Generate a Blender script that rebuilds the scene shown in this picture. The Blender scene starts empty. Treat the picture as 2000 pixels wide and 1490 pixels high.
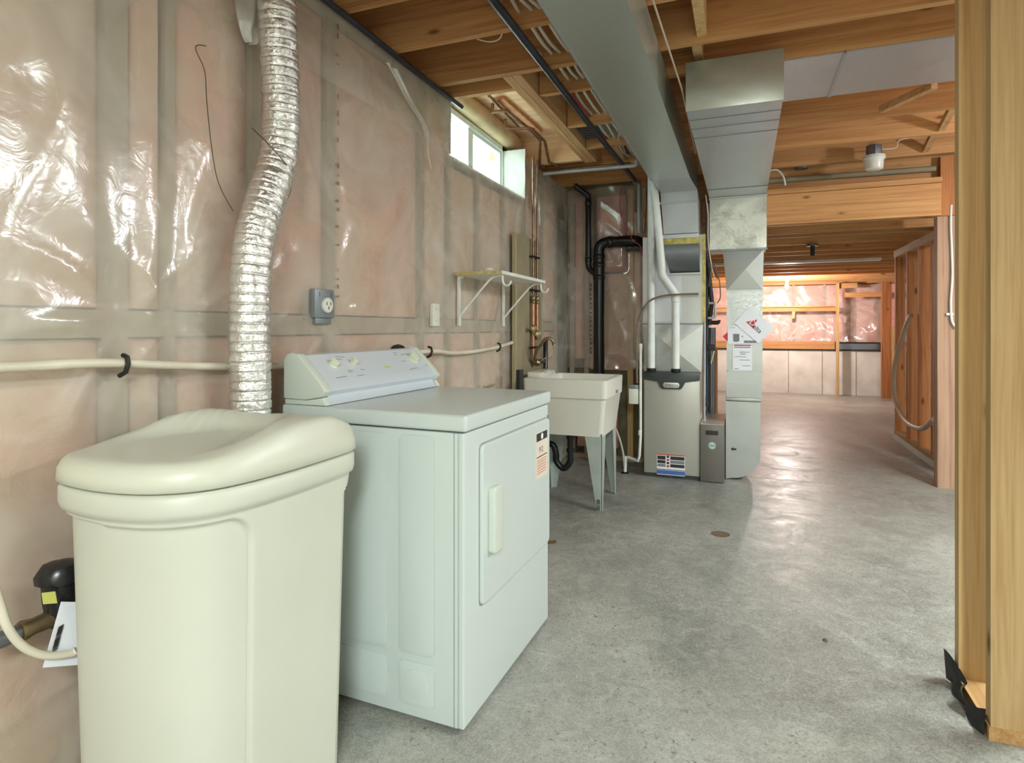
import bpy, bmesh, math, random
from mathutils import Vector, Matrix, noise
random.seed(7)
SC = bpy.context.scene
COL = SC.collection

# ------------------------------------------------------------------ camera
VX, VP2, HY, CZ = 1452.0, -2020.0, 640.0, 1.18
FPX = math.sqrt((VX-1000)*(1000-VP2)); ANG = math.atan((VX-1000)/FPX)
SN, CS = math.sin(ANG), math.cos(ANG)
cam = bpy.data.cameras.new('camera'); camo = bpy.data.objects.new('camera', cam); COL.objects.link(camo)
cam.sensor_width = 36; cam.lens = FPX/2000*36; cam.shift_y = -(745-HY)/2000; cam.clip_start = .02
camo.location = (0, 0, CZ); camo.rotation_euler = (math.pi/2, 0, ANG)
SC.camera = camo
# ------------------------------------------------------------------ world, exposure
W = bpy.data.worlds.new('overcast_sky'); SC.world = W; W.use_nodes = True
W.node_tree.nodes['Background'].inputs[0].default_value = (.86, .94, 1, 1)
W.node_tree.nodes['Background'].inputs[1].default_value = 6.5
SC.view_settings.view_transform = 'Standard'; SC.view_settings.look = 'None'
SC.view_settings.exposure = 0.35; SC.view_settings.gamma = 1.0; SC.view_settings.use_curve_mapping = False
FILL_BACK = 138.0   # added fill: unseen strip lamp behind the camera
LAMP_FAR = 98.0    # bare bulb in the far room
LAMP_SIDE = 40.0    # bare bulb in the side room
FILL_SIDE = 104.0  # added fill: unseen strip lamp in the side room

def ray(px, py):
    u = (px-1000)/FPX; v = (HY-py)/FPX
    return (-SN+u*CS, CS+u*SN, v)
def AZ(px, py, z=0.0):
    r = ray(px, py); t = (z-CZ)/r[2]; return Vector((t*r[0], t*r[1], z))
def AX(px, py, x):
    r = ray(px, py); t = x/r[0]; return Vector((x, t*r[1], CZ+t*r[2]))
def AY(px, py, y):
    r = ray(px, py); t = y/r[1]; return Vector((t*r[0], y, CZ+t*r[2]))

# ------------------------------------------------------------------ mesh helpers
class MB:
    def __init__(s): s.v = []; s.f = []
    def add(s, vs, fs):
        o = len(s.v); s.v += [Vector(q) for q in vs]; s.f += [[i+o for i in f] for f in fs]; return s
    def box(s, x0, x1, y0, y1, z0, z1):
        if x0 > x1: x0, x1 = x1, x0
        if y0 > y1: y0, y1 = y1, y0
        if z0 > z1: z0, z1 = z1, z0
        return s.add([(x0,y0,z0),(x1,y0,z0),(x1,y1,z0),(x0,y1,z0),(x0,y0,z1),(x1,y0,z1),(x1,y1,z1),(x0,y1,z1)],
                     [(0,3,2,1),(4,5,6,7),(0,1,5,4),(1,2,6,5),(2,3,7,6),(3,0,4,7)])
    def bar(s, p, q, w, h, up=(0,0,1)):
        p, q = Vector(p), Vector(q); d = (q-p).normalized(); r = d.cross(Vector(up)).normalized(); u = r.cross(d)
        vs = []
        for c in (p, q):
            for a, b in ((-1,-1),(1,-1),(1,1),(-1,1)): vs.append(c+r*a*w/2+u*b*h/2)
        return s.add(vs, [(0,3,2,1),(4,5,6,7),(0,1,5,4),(1,2,6,5),(2,3,7,6),(3,0,4,7)])
    def tube(s, path, r, n=10, caps=True):
        P = [Vector(q) for q in path]; R = r if isinstance(r, (list, tuple)) else [r]*len(P)
        o = len(s.v); up = None
        for i, c in enumerate(P):
            t = (P[min(i+1, len(P)-1)]-P[max(i-1, 0)]).normalized()
            if up is None:
                up = Vector((0,0,1)) if abs(t.z) < .9 else Vector((1,0,0))
            a = t.cross(up).normalized(); b = a.cross(t).normalized(); up = b
            for k in range(n):
                th = 2*math.pi*k/n; s.v.append(c+(a*math.cos(th)+b*math.sin(th))*R[i])
        for i in range(len(P)-1):
            for k in range(n):
                k2 = (k+1) % n; s.f.append([o+i*n+k, o+i*n+k2, o+(i+1)*n+k2, o+(i+1)*n+k])
        if caps:
            s.f.append([o+k for k in range(n)][::-1]); s.f.append([o+(len(P)-1)*n+k for k in range(n)])
        return s
    def cyl(s, p, q, r, n=16, r2=None): return s.tube([p, q], [r, r if r2 is None else r2], n)
    def prism(s, poly, axis, a0, a1):
        def m(p, a):
            return {'x': (a, p[0], p[1]), 'y': (p[0], a, p[1]), 'z': (p[0], p[1], a)}[axis]
        n = len(poly)
        return s.add([m(p, a0) for p in poly]+[m(p, a1) for p in poly],
                     [list(range(n)), list(range(2*n-1, n-1, -1))]+[[i, (i+1) % n, (i+1) % n+n, i+n] for i in range(n)])
    def lathe(s, prof, c, axis=(0,0,1), n=24):
        ax = Vector(axis).normalized(); u = Vector((1,0,0)) if abs(ax.x) < .9 else Vector((0,1,0))
        a = ax.cross(u).normalized(); b = ax.cross(a); o = len(s.v); c = Vector(c)
        for r, h in prof:
            for k in range(n):
                th = 2*math.pi*k/n; s.v.append(c+ax*h+(a*math.cos(th)+b*math.sin(th))*max(r, 1e-4))
        for i in range(len(prof)-1):
            for k in range(n):
                k2 = (k+1) % n; s.f.append([o+i*n+k, o+i*n+k2, o+(i+1)*n+k2, o+(i+1)*n+k])
        s.f.append([o+k for k in range(n)]); s.f.append([o+(len(prof)-1)*n+k for k in range(n)][::-1])
        return s
    def grid(s, fn, nu, nv):
        o = len(s.v)
        for j in range(nv+1):
            for i in range(nu+1): s.v.append(Vector(fn(i/nu, j/nv)))
        for j in range(nv):
            for i in range(nu):
                a = o+j*(nu+1)+i; s.f.append([a, a+1, a+nu+2, a+nu+1])
        return s
    def text(s, txt, size, origin, ux, uy, lift=0.0):
        cu = bpy.data.curves.new('t', 'FONT'); cu.body = txt; cu.size = size; cu.align_x = 'CENTER'; cu.align_y = 'CENTER'
        cu.resolution_u = 2
        ob = bpy.data.objects.new('t', cu); COL.objects.link(ob); dg = bpy.context.evaluated_depsgraph_get()
        me = bpy.data.meshes.new_from_object(ob.evaluated_get(dg))
        ux, uy = Vector(ux), Vector(uy); n = ux.cross(uy).normalized(); O = Vector(origin)
        s.add([O+ux*q.co.x+uy*q.co.y+n*lift for q in me.vertices], [list(p.vertices) for p in me.polygons])
        bpy.data.objects.remove(ob); bpy.data.curves.remove(cu); bpy.data.meshes.remove(me)
        return s

WORLD = {}
def build(mb, name, mat, parent=None, bevel=0, smooth=True, local=False, segs=2, angle=40, fixn=True):
    vs = mb.v; me = bpy.data.meshes.new(name)
    lo = Vector([min(q[i] for q in vs) for i in range(3)]); hi = Vector([max(q[i] for q in vs) for i in range(3)])
    c = (lo+hi)/2
    if parent is None: c = Vector((c.x, c.y, lo.z))
    me.from_pydata([q-c for q in vs], [], mb.f); me.validate()
    if bevel or fixn:
        bm = bmesh.new(); bm.from_mesh(me)
        if fixn: bmesh.ops.recalc_face_normals(bm, faces=bm.faces)
        if bevel:
            es = [e for e in bm.edges if len(e.link_faces) == 2 and e.calc_face_angle(0) > .5]
            bmesh.ops.bevel(bm, geom=es, offset=bevel, segments=segs, affect='EDGES', profile=.6, clamp_overlap=True)
        bm.to_mesh(me); bm.free()
    if smooth:
        me.polygons.foreach_set('use_smooth', [True]*len(me.polygons)); me.set_sharp_from_angle(angle=math.radians(angle))
    ob = bpy.data.objects.new(name, me); COL.objects.link(ob)
    if mat is not None: me.materials.append(mat)
    if parent is not None:
        ob.parent = parent; base = Vector((0,0,0)) if local and parent not in WORLD else WORLD.get(parent, Vector((0,0,0)))
        ob.location = c-base
        WORLD[ob] = c
    else:
        ob.location = c; WORLD[ob] = c
    return ob
def tag(o, label, cat, group=None):
    o['label'] = label; o['category'] = cat
    if group: o['group'] = group
    return o
def thing(name, label, cat, loc=(0,0,0), group=None, rotz=0, local=False):
    o = bpy.data.objects.new(name, None); COL.objects.link(o); o.location = loc; o.rotation_euler.z = rotz
    o.empty_display_size = .1
    if not local: WORLD[o] = Vector(loc)
    return tag(o, label, cat, group)
def struct(o): o['kind'] = 'structure'; return o
def sroot(name, loc=(0,0,0)):
    o = bpy.data.objects.new(name, None); COL.objects.link(o); o.location = loc; WORLD[o] = Vector(loc); o['kind'] = 'structure'; return o
def smoothpath(pts, n=6):
    P = [Vector(q) for q in pts]; out = []
    for i in range(len(P)-1):
        p0, p1, p2, p3 = P[max(i-1,0)], P[i], P[i+1], P[min(i+2,len(P)-1)]
        for k in range(n):
            t = k/n
            out.append(.5*((2*p1)+(p2-p0)*t+(2*p0-5*p1+4*p2-p3)*t*t+(3*p1-p0-3*p2+p3)*t**3))
    out.append(P[-1]); return out
def sst(a, b, x):
    t = max(0, min(1, (x-a)/(b-a))); return t*t*(3-2*t)

# ------------------------------------------------------------------ materials
def lin(c):
    return tuple((x/255/12.92 if x/255 <= .04045 else ((x/255+.055)/1.055)**2.4) for x in c)+(1,)
def newmat(name):
    m = bpy.data.materials.new(name); m.use_nodes = True; nt = m.node_tree
    return m, nt, nt.nodes['Principled BSDF']
def N(nt, t, **kw):
    n = nt.nodes.new(t)
    for k, v in kw.items():
        if k.startswith('_'): setattr(n, k[1:], v)
        else: n.inputs[k.replace('__', ' ')].default_value = v
    return n
def ramp(nt, stops, fac):
    r = nt.nodes.new('ShaderNodeValToRGB'); nt.links.new(fac, r.inputs[0]); e = r.color_ramp.elements
    while len(e) < len(stops): e.new(.5)
    for q, (p, c) in zip(e, stops): q.position = p; q.color = c
    return r.outputs[0]
def coords(nt, scale=(1,1,1), rnd=True):
    tc = N(nt, 'ShaderNodeTexCoord'); mp = N(nt, 'ShaderNodeMapping'); mp.inputs['Scale'].default_value = scale
    if rnd:
        oi = N(nt, 'ShaderNodeObjectInfo'); ad = N(nt, 'ShaderNodeVectorMath', _operation='MULTIPLY_ADD')
        nt.links.new(oi.outputs['Random'], ad.inputs[0]); ad.inputs[1].default_value = (2.7, 3.9, 5.3)
        nt.links.new(tc.outputs['Object'], ad.inputs[2]); nt.links.new(ad.outputs[0], mp.inputs[0])
    else: nt.links.new(tc.outputs['Object'], mp.inputs[0])
    return mp.outputs[0]
def mixc(nt, fac, a, b, mode='MIX'):
    m = N(nt, 'ShaderNodeMix', _data_type='RGBA', _blend_type=mode)
    for k, v in ((0, fac), (6, a), (7, b)):
        if hasattr(v, 'is_linked') or isinstance(v, bpy.types.NodeSocket): nt.links.new(v, m.inputs[k])
        else: m.inputs[k].default_value = v
    return m.outputs[2]
def bump(nt, b, h, strength=.2, dist=.01):
    n = N(nt, 'ShaderNodeBump'); n.inputs['Strength'].default_value = strength; n.inputs['Distance'].default_value = dist
    nt.links.new(h, n.inputs['Height']); nt.links.new(n.outputs[0], b.inputs['Normal'])
def plain(name, rgb, rough=.5, metal=0, var=.06, scale=8, spec=.5, bmp=0):
    m, nt, b = newmat(name); v = coords(nt)
    nz = N(nt, 'ShaderNodeTexNoise', Scale=scale, Detail=4.0); nt.links.new(v, nz.inputs[0])
    c = lin(rgb); d = tuple(x*(1-var*2) for x in c[:3])+(1,); e = tuple(min(1, x*(1+var)) for x in c[:3])+(1,)
    nt.links.new(ramp(nt, [(.3, d), (.7, e)], nz.outputs[0]), b.inputs['Base Color'])
    b.inputs['Roughness'].default_value = rough; b.inputs['Metallic'].default_value = metal
    b.inputs['Specular IOR Level'].default_value = spec
    if bmp: bump(nt, b, nz.outputs[0], bmp)
    return m
def wood(name, light, dark, axis, knots=True, rough=.7):
    m, nt, b = newmat(name)
    sc = {'x': (.45, 14, 14), 'y': (14, .45, 14), 'z': (14, 14, .45)}[axis]
    v = coords(nt, sc)
    nz = N(nt, 'ShaderNodeTexNoise', Scale=2.2, Detail=6.0, Roughness=.6, Distortion=.6); nt.links.new(v, nz.inputs[0])
    n2 = N(nt, 'ShaderNodeTexNoise', Scale=9.0, Detail=3.0); nt.links.new(v, n2.inputs[0])
    L, D = lin(light), lin(dark)
    c = ramp(nt, [(.32, D), (.52, tuple((a*.75+b_*.25) for a, b_ in zip(L, D))), (.72, L)], nz.outputs[0])
    c = mixc(nt, .25, c, ramp(nt, [(.35, D), (.65, L)], n2.outputs[0]))
    if knots:
        sk = {'x': (.8, 2.2, 2.2), 'y': (2.2, .8, 2.2), 'z': (2.2, 2.2, .8)}[axis]
        vo = N(nt, 'ShaderNodeTexVoronoi', Scale=3.6); nt.links.new(coords(nt, sk), vo.inputs[0])
        k = ramp(nt, [(.0, (1,1,1,1)), (.075, (.8,.8,.8,1)), (.105, (.22,.22,.22,1)), (.16, (0,0,0,1))], vo.outputs['Distance'])
        c = mixc(nt, k, c, tuple(x*.38 for x in D[:3])+(1,))
    oi = N(nt, 'ShaderNodeObjectInfo'); mr = N(nt, 'ShaderNodeMapRange'); nt.links.new(oi.outputs['Random'], mr.inputs[0])
    mr.inputs[3].default_value = .86; mr.inputs[4].default_value = 1.1
    hs = N(nt, 'ShaderNodeHueSaturation'); nt.links.new(c, hs.inputs['Color']); nt.links.new(mr.outputs[0], hs.inputs['Value'])
    nt.links.new(hs.outputs[0], b.inputs['Base Color']); b.inputs['Roughness'].default_value = rough
    b.inputs['Specular IOR Level'].default_value = .25
    bump(nt, b, nz.outputs[0], .12, .004)
    return m
def galv(name, rgb=(186,190,188), rough=.34, metal=.68, spangle=90, dirt=None):
    m, nt, b = newmat(name); v = coords(nt)
    vo = N(nt, 'ShaderNodeTexVoronoi', Scale=spangle); nt.links.new(v, vo.inputs[0])
    sep = N(nt, 'ShaderNodeSeparateColor'); nt.links.new(vo.outputs['Color'], sep.inputs[0])
    c = lin(rgb); k = tuple(x*.93 for x in c[:3])+(1,)
    col = ramp(nt, [(0, k), (1, c)], sep.outputs[0])
    nz = N(nt, 'ShaderNodeTexNoise', Scale=3.0, Detail=5.0); nt.links.new(v, nz.inputs[0])
    col = mixc(nt, .5, col, ramp(nt, [(.3, k), (.7, c)], nz.outputs[0]))
    if dirt:
        n3 = N(nt, 'ShaderNodeTexNoise', Scale=5.0, Detail=7.0, Roughness=.75, Distortion=.4); nt.links.new(v, n3.inputs[0])
        col = mixc(nt, ramp(nt, [(.48, (0,0,0,1)), (.62, (.7,.7,.7,1))], n3.outputs[0]), col, lin(dirt))
    nt.links.new(col, b.inputs['Base Color']); b.inputs['Metallic'].default_value = metal
    nt.links.new(ramp(nt, [(.2, (rough-.02,)*3+(1,)), (.8, (rough+.05,)*3+(1,))], sep.outputs[1]), b.inputs['Roughness'])
    nw = N(nt, 'ShaderNodeTexNoise', Scale=1.6, Detail=2.0, Distortion=.6); nt.links.new(v, nw.inputs[0])
    bump(nt, b, nw.outputs[0], .30, .05)
    return m
def emit(name, rgb, s):
    m, nt, b = newmat(name); b.inputs['Emission Color'].default_value = rgb+(1,); b.inputs['Emission Strength'].default_value = s
    b.inputs['Base Color'].default_value = (.9,.9,.9,1); return m
def pinkwool(name, a=(226,182,164), b_=(196,146,126), c_=(222,200,176)):
    m, nt, b = newmat(name); v = coords(nt)
    n1 = N(nt, 'ShaderNodeTexNoise', Scale=4.0, Detail=7.0, Roughness=.65, Distortion=.8); nt.links.new(v, n1.inputs[0])
    n2 = N(nt, 'ShaderNodeTexNoise', Scale=1.4, Detail=2.0); nt.links.new(v, n2.inputs[0])
    c = ramp(nt, [(.28, lin(b_)), (.5, lin(a)), (.72, lin(c_))], n1.outputs[0])
    c = mixc(nt, ramp(nt, [(.42, (0,0,0,1)), (.62, (.7,.7,.7,1))], n2.outputs[0]), c, lin(c_))
    nt.links.new(c, b.inputs['Base Color']); b.inputs['Roughness'].default_value = .95; b.inputs['Specular IOR Level'].default_value = .1
    bump(nt, b, n1.outputs[0], .5, .03); return m
def film(name, opac=.24, gloss=.12, tint=(.95,.93,.9), rough=.16, diff=(.78,.76,.70)):
    m = bpy.data.materials.new(name); m.use_nodes = True; nt = m.node_tree; nt.nodes.clear()
    out = N(nt, 'ShaderNodeOutputMaterial'); tr = N(nt, 'ShaderNodeBsdfTransparent'); tr.inputs[0].default_value = tint+(1,)
    di = N(nt, 'ShaderNodeBsdfDiffuse'); di.inputs[0].default_value = diff+(1,)
    gl = N(nt, 'ShaderNodeBsdfGlossy'); gl.inputs[0].default_value = (1,1,1,1); gl.inputs['Roughness'].default_value = rough
    v = coords(nt, (1,1,1), False); nz = N(nt, 'ShaderNodeTexNoise', Scale=2.5, Detail=3.0, Distortion=1.0); nt.links.new(v, nz.inputs[0])
    n2 = N(nt, 'ShaderNodeTexNoise', Scale=14.0, Detail=3.0, Distortion=1.5); nt.links.new(v, n2.inputs[0])
    bp = N(nt, 'ShaderNodeBump'); bp.inputs['Strength'].default_value = .12; bp.inputs['Distance'].default_value = .01
    nt.links.new(n2.outputs[0], bp.inputs['Height']); nt.links.new(bp.outputs[0], gl.inputs['Normal'])
    m1 = N(nt, 'ShaderNodeMixShader'); m2 = N(nt, 'ShaderNodeMixShader')
    nt.links.new(ramp(nt, [(.25, (opac*.5,)*3+(1,)), (.75, (opac*1.6,)*3+(1,))], nz.outputs[0]), m1.inputs[0])
    nt.links.new(tr.outputs[0], m1.inputs[1]); nt.links.new(di.outputs[0], m1.inputs[2])
    m2.inputs[0].default_value = gloss; nt.links.new(m1.outputs[0], m2.inputs[1]); nt.links.new(gl.outputs[0], m2.inputs[2])
    nt.links.new(m2.outputs[0], out.inputs[0]); return m
def concrete_floor():
    m, nt, b = newmat('concrete_slab'); v = coords(nt, (1,1,1), False)
    n1 = N(nt, 'ShaderNodeTexNoise', Scale=.55, Detail=5.0, Roughness=.6, Distortion=.5); nt.links.new(v, n1.inputs[0])
    n2 = N(nt, 'ShaderNodeTexNoise', Scale=3.2, Detail=8.0, Roughness=.72, Distortion=.9); nt.links.new(v, n2.inputs[0])
    n3 = N(nt, 'ShaderNodeTexNoise', Scale=55.0, Detail=4.0, Roughness=.75, Distortion=.6); nt.links.new(v, n3.inputs[0])
    c = ramp(nt, [(.40, lin((84,85,79))), (.5, lin((132,133,125))), (.60, lin((176,176,167)))], n1.outputs[0])
    c = mixc(nt, .45, c, ramp(nt, [(.3, lin((82,83,78))), (.52, lin((140,141,134))), (.75, lin((190,190,182)))], n2.outputs[0]))
    n4 = N(nt, 'ShaderNodeTexNoise', Scale=11.0, Detail=8.0, Roughness=.78, Distortion=1.4); nt.links.new(v, n4.inputs[0])
    c = mixc(nt, .26, c, ramp(nt, [(.36, lin((84,85,80))), (.52, lin((146,146,139))), (.66, lin((206,205,198)))], n4.outputs[0]))
    n5 = N(nt, 'ShaderNodeTexNoise', Scale=170.0, Detail=2.0); nt.links.new(v, n5.inputs[0])
    c = mixc(nt, .16, c, ramp(nt, [(.35, lin((70,70,66))), (.65, lin((220,220,212)))], n5.outputs[0]))
    # worn, pitted dark patches with a shape of their own
    msk = ramp(nt, [(.50, (0,0,0,1)), (.40, (1,1,1,1))], n2.outputs[0])
    spk = ramp(nt, [(.58, (0,0,0,1)), (.66, (.8,.8,.8,1))], n3.outputs[0])
    mm = mixc(nt, 1.0, msk, spk, 'MULTIPLY')
    c = mixc(nt, mm, c, lin((92,92,88)))
    nt.links.new(c, b.inputs['Base Color'])
    nt.links.new(ramp(nt, [(.3, (.30,)*3+(1,)), (.7, (.58,)*3+(1,))], n2.outputs[0]), b.inputs['Roughness'])
    b.inputs['Specular IOR Level'].default_value = .55
    bump(nt, b, n3.outputs[0], .08, .004); return m
def duct_foil():
    m, nt, b = newmat('crinkled_foil'); v = coords(nt)
    nz = N(nt, 'ShaderNodeTexNoise', Scale=70.0, Detail=4.0, Roughness=.7, Distortion=1.0); nt.links.new(v, nz.inputs[0])
    b.inputs['Base Color'].default_value = (.86,.86,.84,1); b.inputs['Metallic'].default_value = .9; b.inputs['Roughness'].default_value = .22
    bump(nt, b, nz.outputs[0], .55, .006); return m
def glass():
    m = bpy.data.materials.new('window_glass'); m.use_nodes = True; nt = m.node_tree; nt.nodes.clear()
    out = N(nt, 'ShaderNodeOutputMaterial'); tr = N(nt, 'ShaderNodeBsdfTransparent'); tr.inputs[0].default_value = (.86,.97,.94,1)
    gl = N(nt, 'ShaderNodeBsdfGlossy'); gl.inputs['Roughness'].default_value = .05; mx = N(nt, 'ShaderNodeMixShader'); mx.inputs[0].default_value = .06
    nt.links.new(tr.outputs[0], mx.inputs[1]); nt.links.new(gl.outputs[0], mx.inputs[2]); nt.links.new(mx.outputs[0], out.inputs[0]); return m

M = {}
M['joist'] = wood('spruce_joist', (212,163,110), (174,119,72), 'x')
M['joist_y'] = wood('spruce_trimmer', (206,168,120), (165,115,70), 'y')
M['stud'] = wood('spruce_stud', (212,182,132), (178,140,92), 'z')
M['stud_warm'] = wood('spruce_stud_warm', (190,128,80), (140,84,48), 'z')
M['post'] = wood('spruce_post', (186,152,128), (146,112,92), 'z')
M['plate'] = wood('spruce_plate', (196,160,110), (160,118,72), 'y')
M['osb'] = plain('subfloor_board', (200,140,98), .85, var=.14, scale=14)
M['plywood'] = plain('plywood_backer', (152,142,116), .7, var=.08, scale=7)
M['plyedge'] = plain('plywood_edge', (174,161,128), .7)
M['bayply'] = wood('bay_plywood', (226,190,150), (200,152,112), 'x', knots=False)
M['floor'] = concrete_floor()
M['crack'] = plain('joint_dark', (70,68,64), .9)
M['foundation'] = plain('foundation_concrete', (214,213,207), .85, var=.1, scale=3, bmp=.2)
M['foundgreen'] = plain('greenish_foundation', (128,124,98), .9, var=.25, scale=6, bmp=.3)  # dull greenish mottled concrete
M['wallpaint'] = plain('pale_wall', (214,210,200), .8, var=.03)
M['pink'] = pinkwool('pink_fibreglass')
M['pinkdeep'] = pinkwool('pink_fibreglass_deep', (234,170,160), (206,134,124), (240,196,184))
M['pinkpillow'] = pinkwool('pink_fibreglass_pillow', (230,178,172), (204,146,140), (236,200,194))
M['wallstud'] = plain('weathered_stud', (178,166,144), .85, var=.08)
M['film'] = film('vapour_barrier_film', .36, .06, diff=(.72,.68,.60))
M['film_thin'] = film('vapour_barrier_far', .26, .12, rough=.14, diff=(.80,.72,.68))
M['filmloose'] = film('loose_film', .45, .12, diff=(.82,.82,.78))
M['tar'] = plain('black_membrane', (42,42,44), .55, var=.2, spec=.4)
M['galv'] = galv('galvanised_steel')
M['galvb'] = galv('galvanised_blue', (198,202,208), .34, .66, 70)
M['galvg'] = galv('galvanised_green', (192,200,192), .33, .7, 70)
M['galvd'] = galv('galvanised_stained', (204,206,196), .33, .68, 70, dirt=(138,140,128))
M['galvdark'] = galv('dark_sheet_metal', (126,130,136), .35, .7, 40)
M['black_iron'] = plain('black_iron', (62,62,72), .38, .6, var=.15)
M['abs'] = plain('black_abs', (26,26,29), .28, spec=.5)
M['rubber'] = plain('black_rubber', (22,22,23), .5)
M['copper'] = plain('copper', (188,136,104), .36, .8, var=.12, scale=20)
M['copperold'] = plain('tarnished_copper', (150,118,98), .4, .8, var=.2, scale=20)
M['brass'] = plain('brass', (158,142,108), .34, .85, var=.15, scale=20)
M['pvc'] = plain('white_pvc', (232,236,234), .35)
M['pex'] = plain('cream_pex', (222,214,196), .4)
M['cable'] = plain('cream_cable', (214,206,188), .5)
M['cablered'] = plain('red_cable', (190,70,86), .5)
M['cablegrey'] = plain('grey_conduit', (176,178,182), .4, .3)
M['tank'] = plain('cream_polyethylene', (202,204,190), .42, var=.02, scale=3)
M['tank2'] = plain('cream_lid', (206,207,191), .38, var=.02, scale=3)
M['dryer'] = plain('white_enamel', (204,214,211), .24, var=.01, scale=2)
M['dryerp'] = plain('white_plastic', (208,216,206), .4, var=.01, scale=2)
M['console'] = plain('console_panel', (206,214,222), .2, var=.01, scale=2)
M['ivory'] = plain('ivory_knob', (216,219,196), .4)
M['grime'] = plain('print_grey', (128,132,136), .6)
M['printblack'] = plain('print_black', (48,46,44), .6)
M['printfaint'] = plain('print_faint', (134,118,104), .7)
M['paper'] = plain('paper_white', (236,238,246), .7, var=.01)
M['papertan'] = plain('paper_tan', (222,208,194), .7, var=.02)
M['red'] = plain('print_red', (206,56,70), .6)
M['purple'] = plain('print_purple', (140,60,110), .6)
M['orange'] = plain('print_orange', (200,104,62), .6)
M['blue'] = plain('print_blue', (70,110,180), .6)
M['yellow'] = plain('label_yellow', (206,206,110), .6)
M['mint'] = plain('print_mint', (170,206,190), .5)
M['sink'] = plain('sink_plastic', (220,218,208), .38, var=.02, scale=3)
M['sinkleg'] = plain('painted_leg', (180,190,184), .35, .2)
M['furn'] = plain('furnace_enamel', (176,175,166), .32, .25, var=.02, scale=2)
M['furndark'] = plain('furnace_trim', (70,76,76), .35, .2)
M['filterbox'] = plain('filter_cabinet_grey', (116,112,106), .4, .3, var=.03)
M['badge'] = plain('silver_badge', (206,206,202), .3, .5)
M['whitem'] = plain('white_melamine', (228,228,218), .45)
M['chip'] = plain('chipboard_edge', (206,190,130), .8, var=.15, scale=40)
M['whitepaint'] = plain('white_painted_steel', (234,236,230), .4)
M['outletsteel'] = plain('outlet_steel', (142,152,158), .4, .5)
M['foil'] = duct_foil()
M['foamy'] = plain('yellow_foam', (206,190,110), .8, var=.2, scale=25)
M['glass'] = glass()
M['vinyl'] = plain('white_vinyl', (226,236,232), .4)
M['porcelain'] = plain('porcelain', (226,226,216), .3)
M['bulb'] = emit('bulb_lit', (1,.86,.7), 40)
M['tube'] = emit('fill_tube_lit', (.95,1,.93), 6)  # glowing tubes of the added fill lamps
M['bulboff'] = plain('bulb_frosted', (226,222,206), .3)
M['stain'] = plain('rust_stain', (112,92,74), .8, var=.15)
M['debris'] = plain('brown_debris', (104,80,50), .8)
M['tubing'] = plain('brown_tubing', (126,108,92), .4)
M['hose'] = plain('beige_hose', (206,186,160), .5)
M['wire'] = plain('dark_wire', (92,80,66), .5, .5)
M['rimroll'] = plain('rim_batt_facing', (200,172,132), .8, var=.1, scale=10)
M['doorshade'] = plain('door_edge_shade', (150,158,158), .6)  # grey standing in for shade along the dryer door edge

# ================================================================== THE SETTING
WX, JY, ZC, ZS = -1.5, 5.28, 2.44, 2.675      # left wall face, alcove wall, joist underside, subfloor
ZF, YF = 2.0, 11.9                            # far room: joist underside, end wall
# floor: two pours with an open control joint
fl = struct(build(MB().box(-1.75, 3.7, -2.4, 12.3, -.15, -.012), 'floor', M['crack']))
build(MB().box(-1.75, 3.7, -2.4, 5.080, -.10, 0), 'slab', M['floor'], fl, smooth=False)
build(MB().box(-1.75, 3.7, 5.087, 12.3, -.10, 0), 'slab', M['floor'], fl, smooth=False)
build(MB().box(-1.75, 3.7, 5.080, 5.087, -.10, -.004), 'joint_filler', M['crack'], fl, smooth=False)
dr = AZ(1407, 1043)
build(MB().lathe([(.052, 0), (.052, .0016), (.04, .002)], (dr.x, dr.y, 0), n=18), 'plug', M['stain'], fl)

# ---- left wall: sheathing, studs, batts, film
WY0, WY1, WZ0, WZ1 = 2.93, 4.17, 2.135, 2.535     # window opening
wl = sroot('wall_left', (WX-.1, 2.0, 0))
m = MB(); m.box(-1.80, -1.64, -2.4, JY+.2, 0, WZ0); m.box(-1.80, -1.64, -2.4, WY0, WZ0, ZC); m.box(-1.80, -1.64, WY1, JY+.2, WZ0, ZC)
build(m, 'foundation', M['foundation'], wl, smooth=False)
m = MB(); m.box(-1.80, -1.74, -2.4, WY0, ZC, ZS); m.box(-1.80, -1.74, WY1, JY+.2, ZC, ZS); m.box(-1.80, -1.74, WY0, WY1, WZ1, ZS)
build(m, 'rim_board', M['joist_y'], wl, smooth=False)
studs = [(-2.0,.04),(-1.4,.04),(-.8,.04),(-.25,.04),(.30,.04),(.72,.04),(1.08,.062),(1.237,.03),(1.56,.04),(1.95,.052),(2.67,.042),(2.965,.036),(3.36,.036),(3.78,.036),(4.19,.04),(4.62,.04),(5.02,.04)]
for y, w in studs:
    top = WZ0-.04 if WY0 < y < WY1 else ZC-.04
    build(MB().box(-1.63, -1.522, y-w/2, y+w/2, .04, top), 'stud', M['wallstud'], wl, smooth=False)
m = MB(); m.box(-1.63, -1.522, -2.4, WY0, ZC-.04, ZC); m.box(-1.63, -1.522, WY1, JY, ZC-.04, ZC); build(m, 'top_plate', M['wallstud'], wl, smooth=False)
build(MB().box(-1.63, -1.522, -2.4, JY, 0, .04), 'bottom_plate', M['wallstud'], wl, smooth=False)
build(MB().box(-1.63, -1.5235, -2.4, JY, 1.155, 1.225), 'blocking', M['wallstud'], wl, smooth=False)
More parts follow.
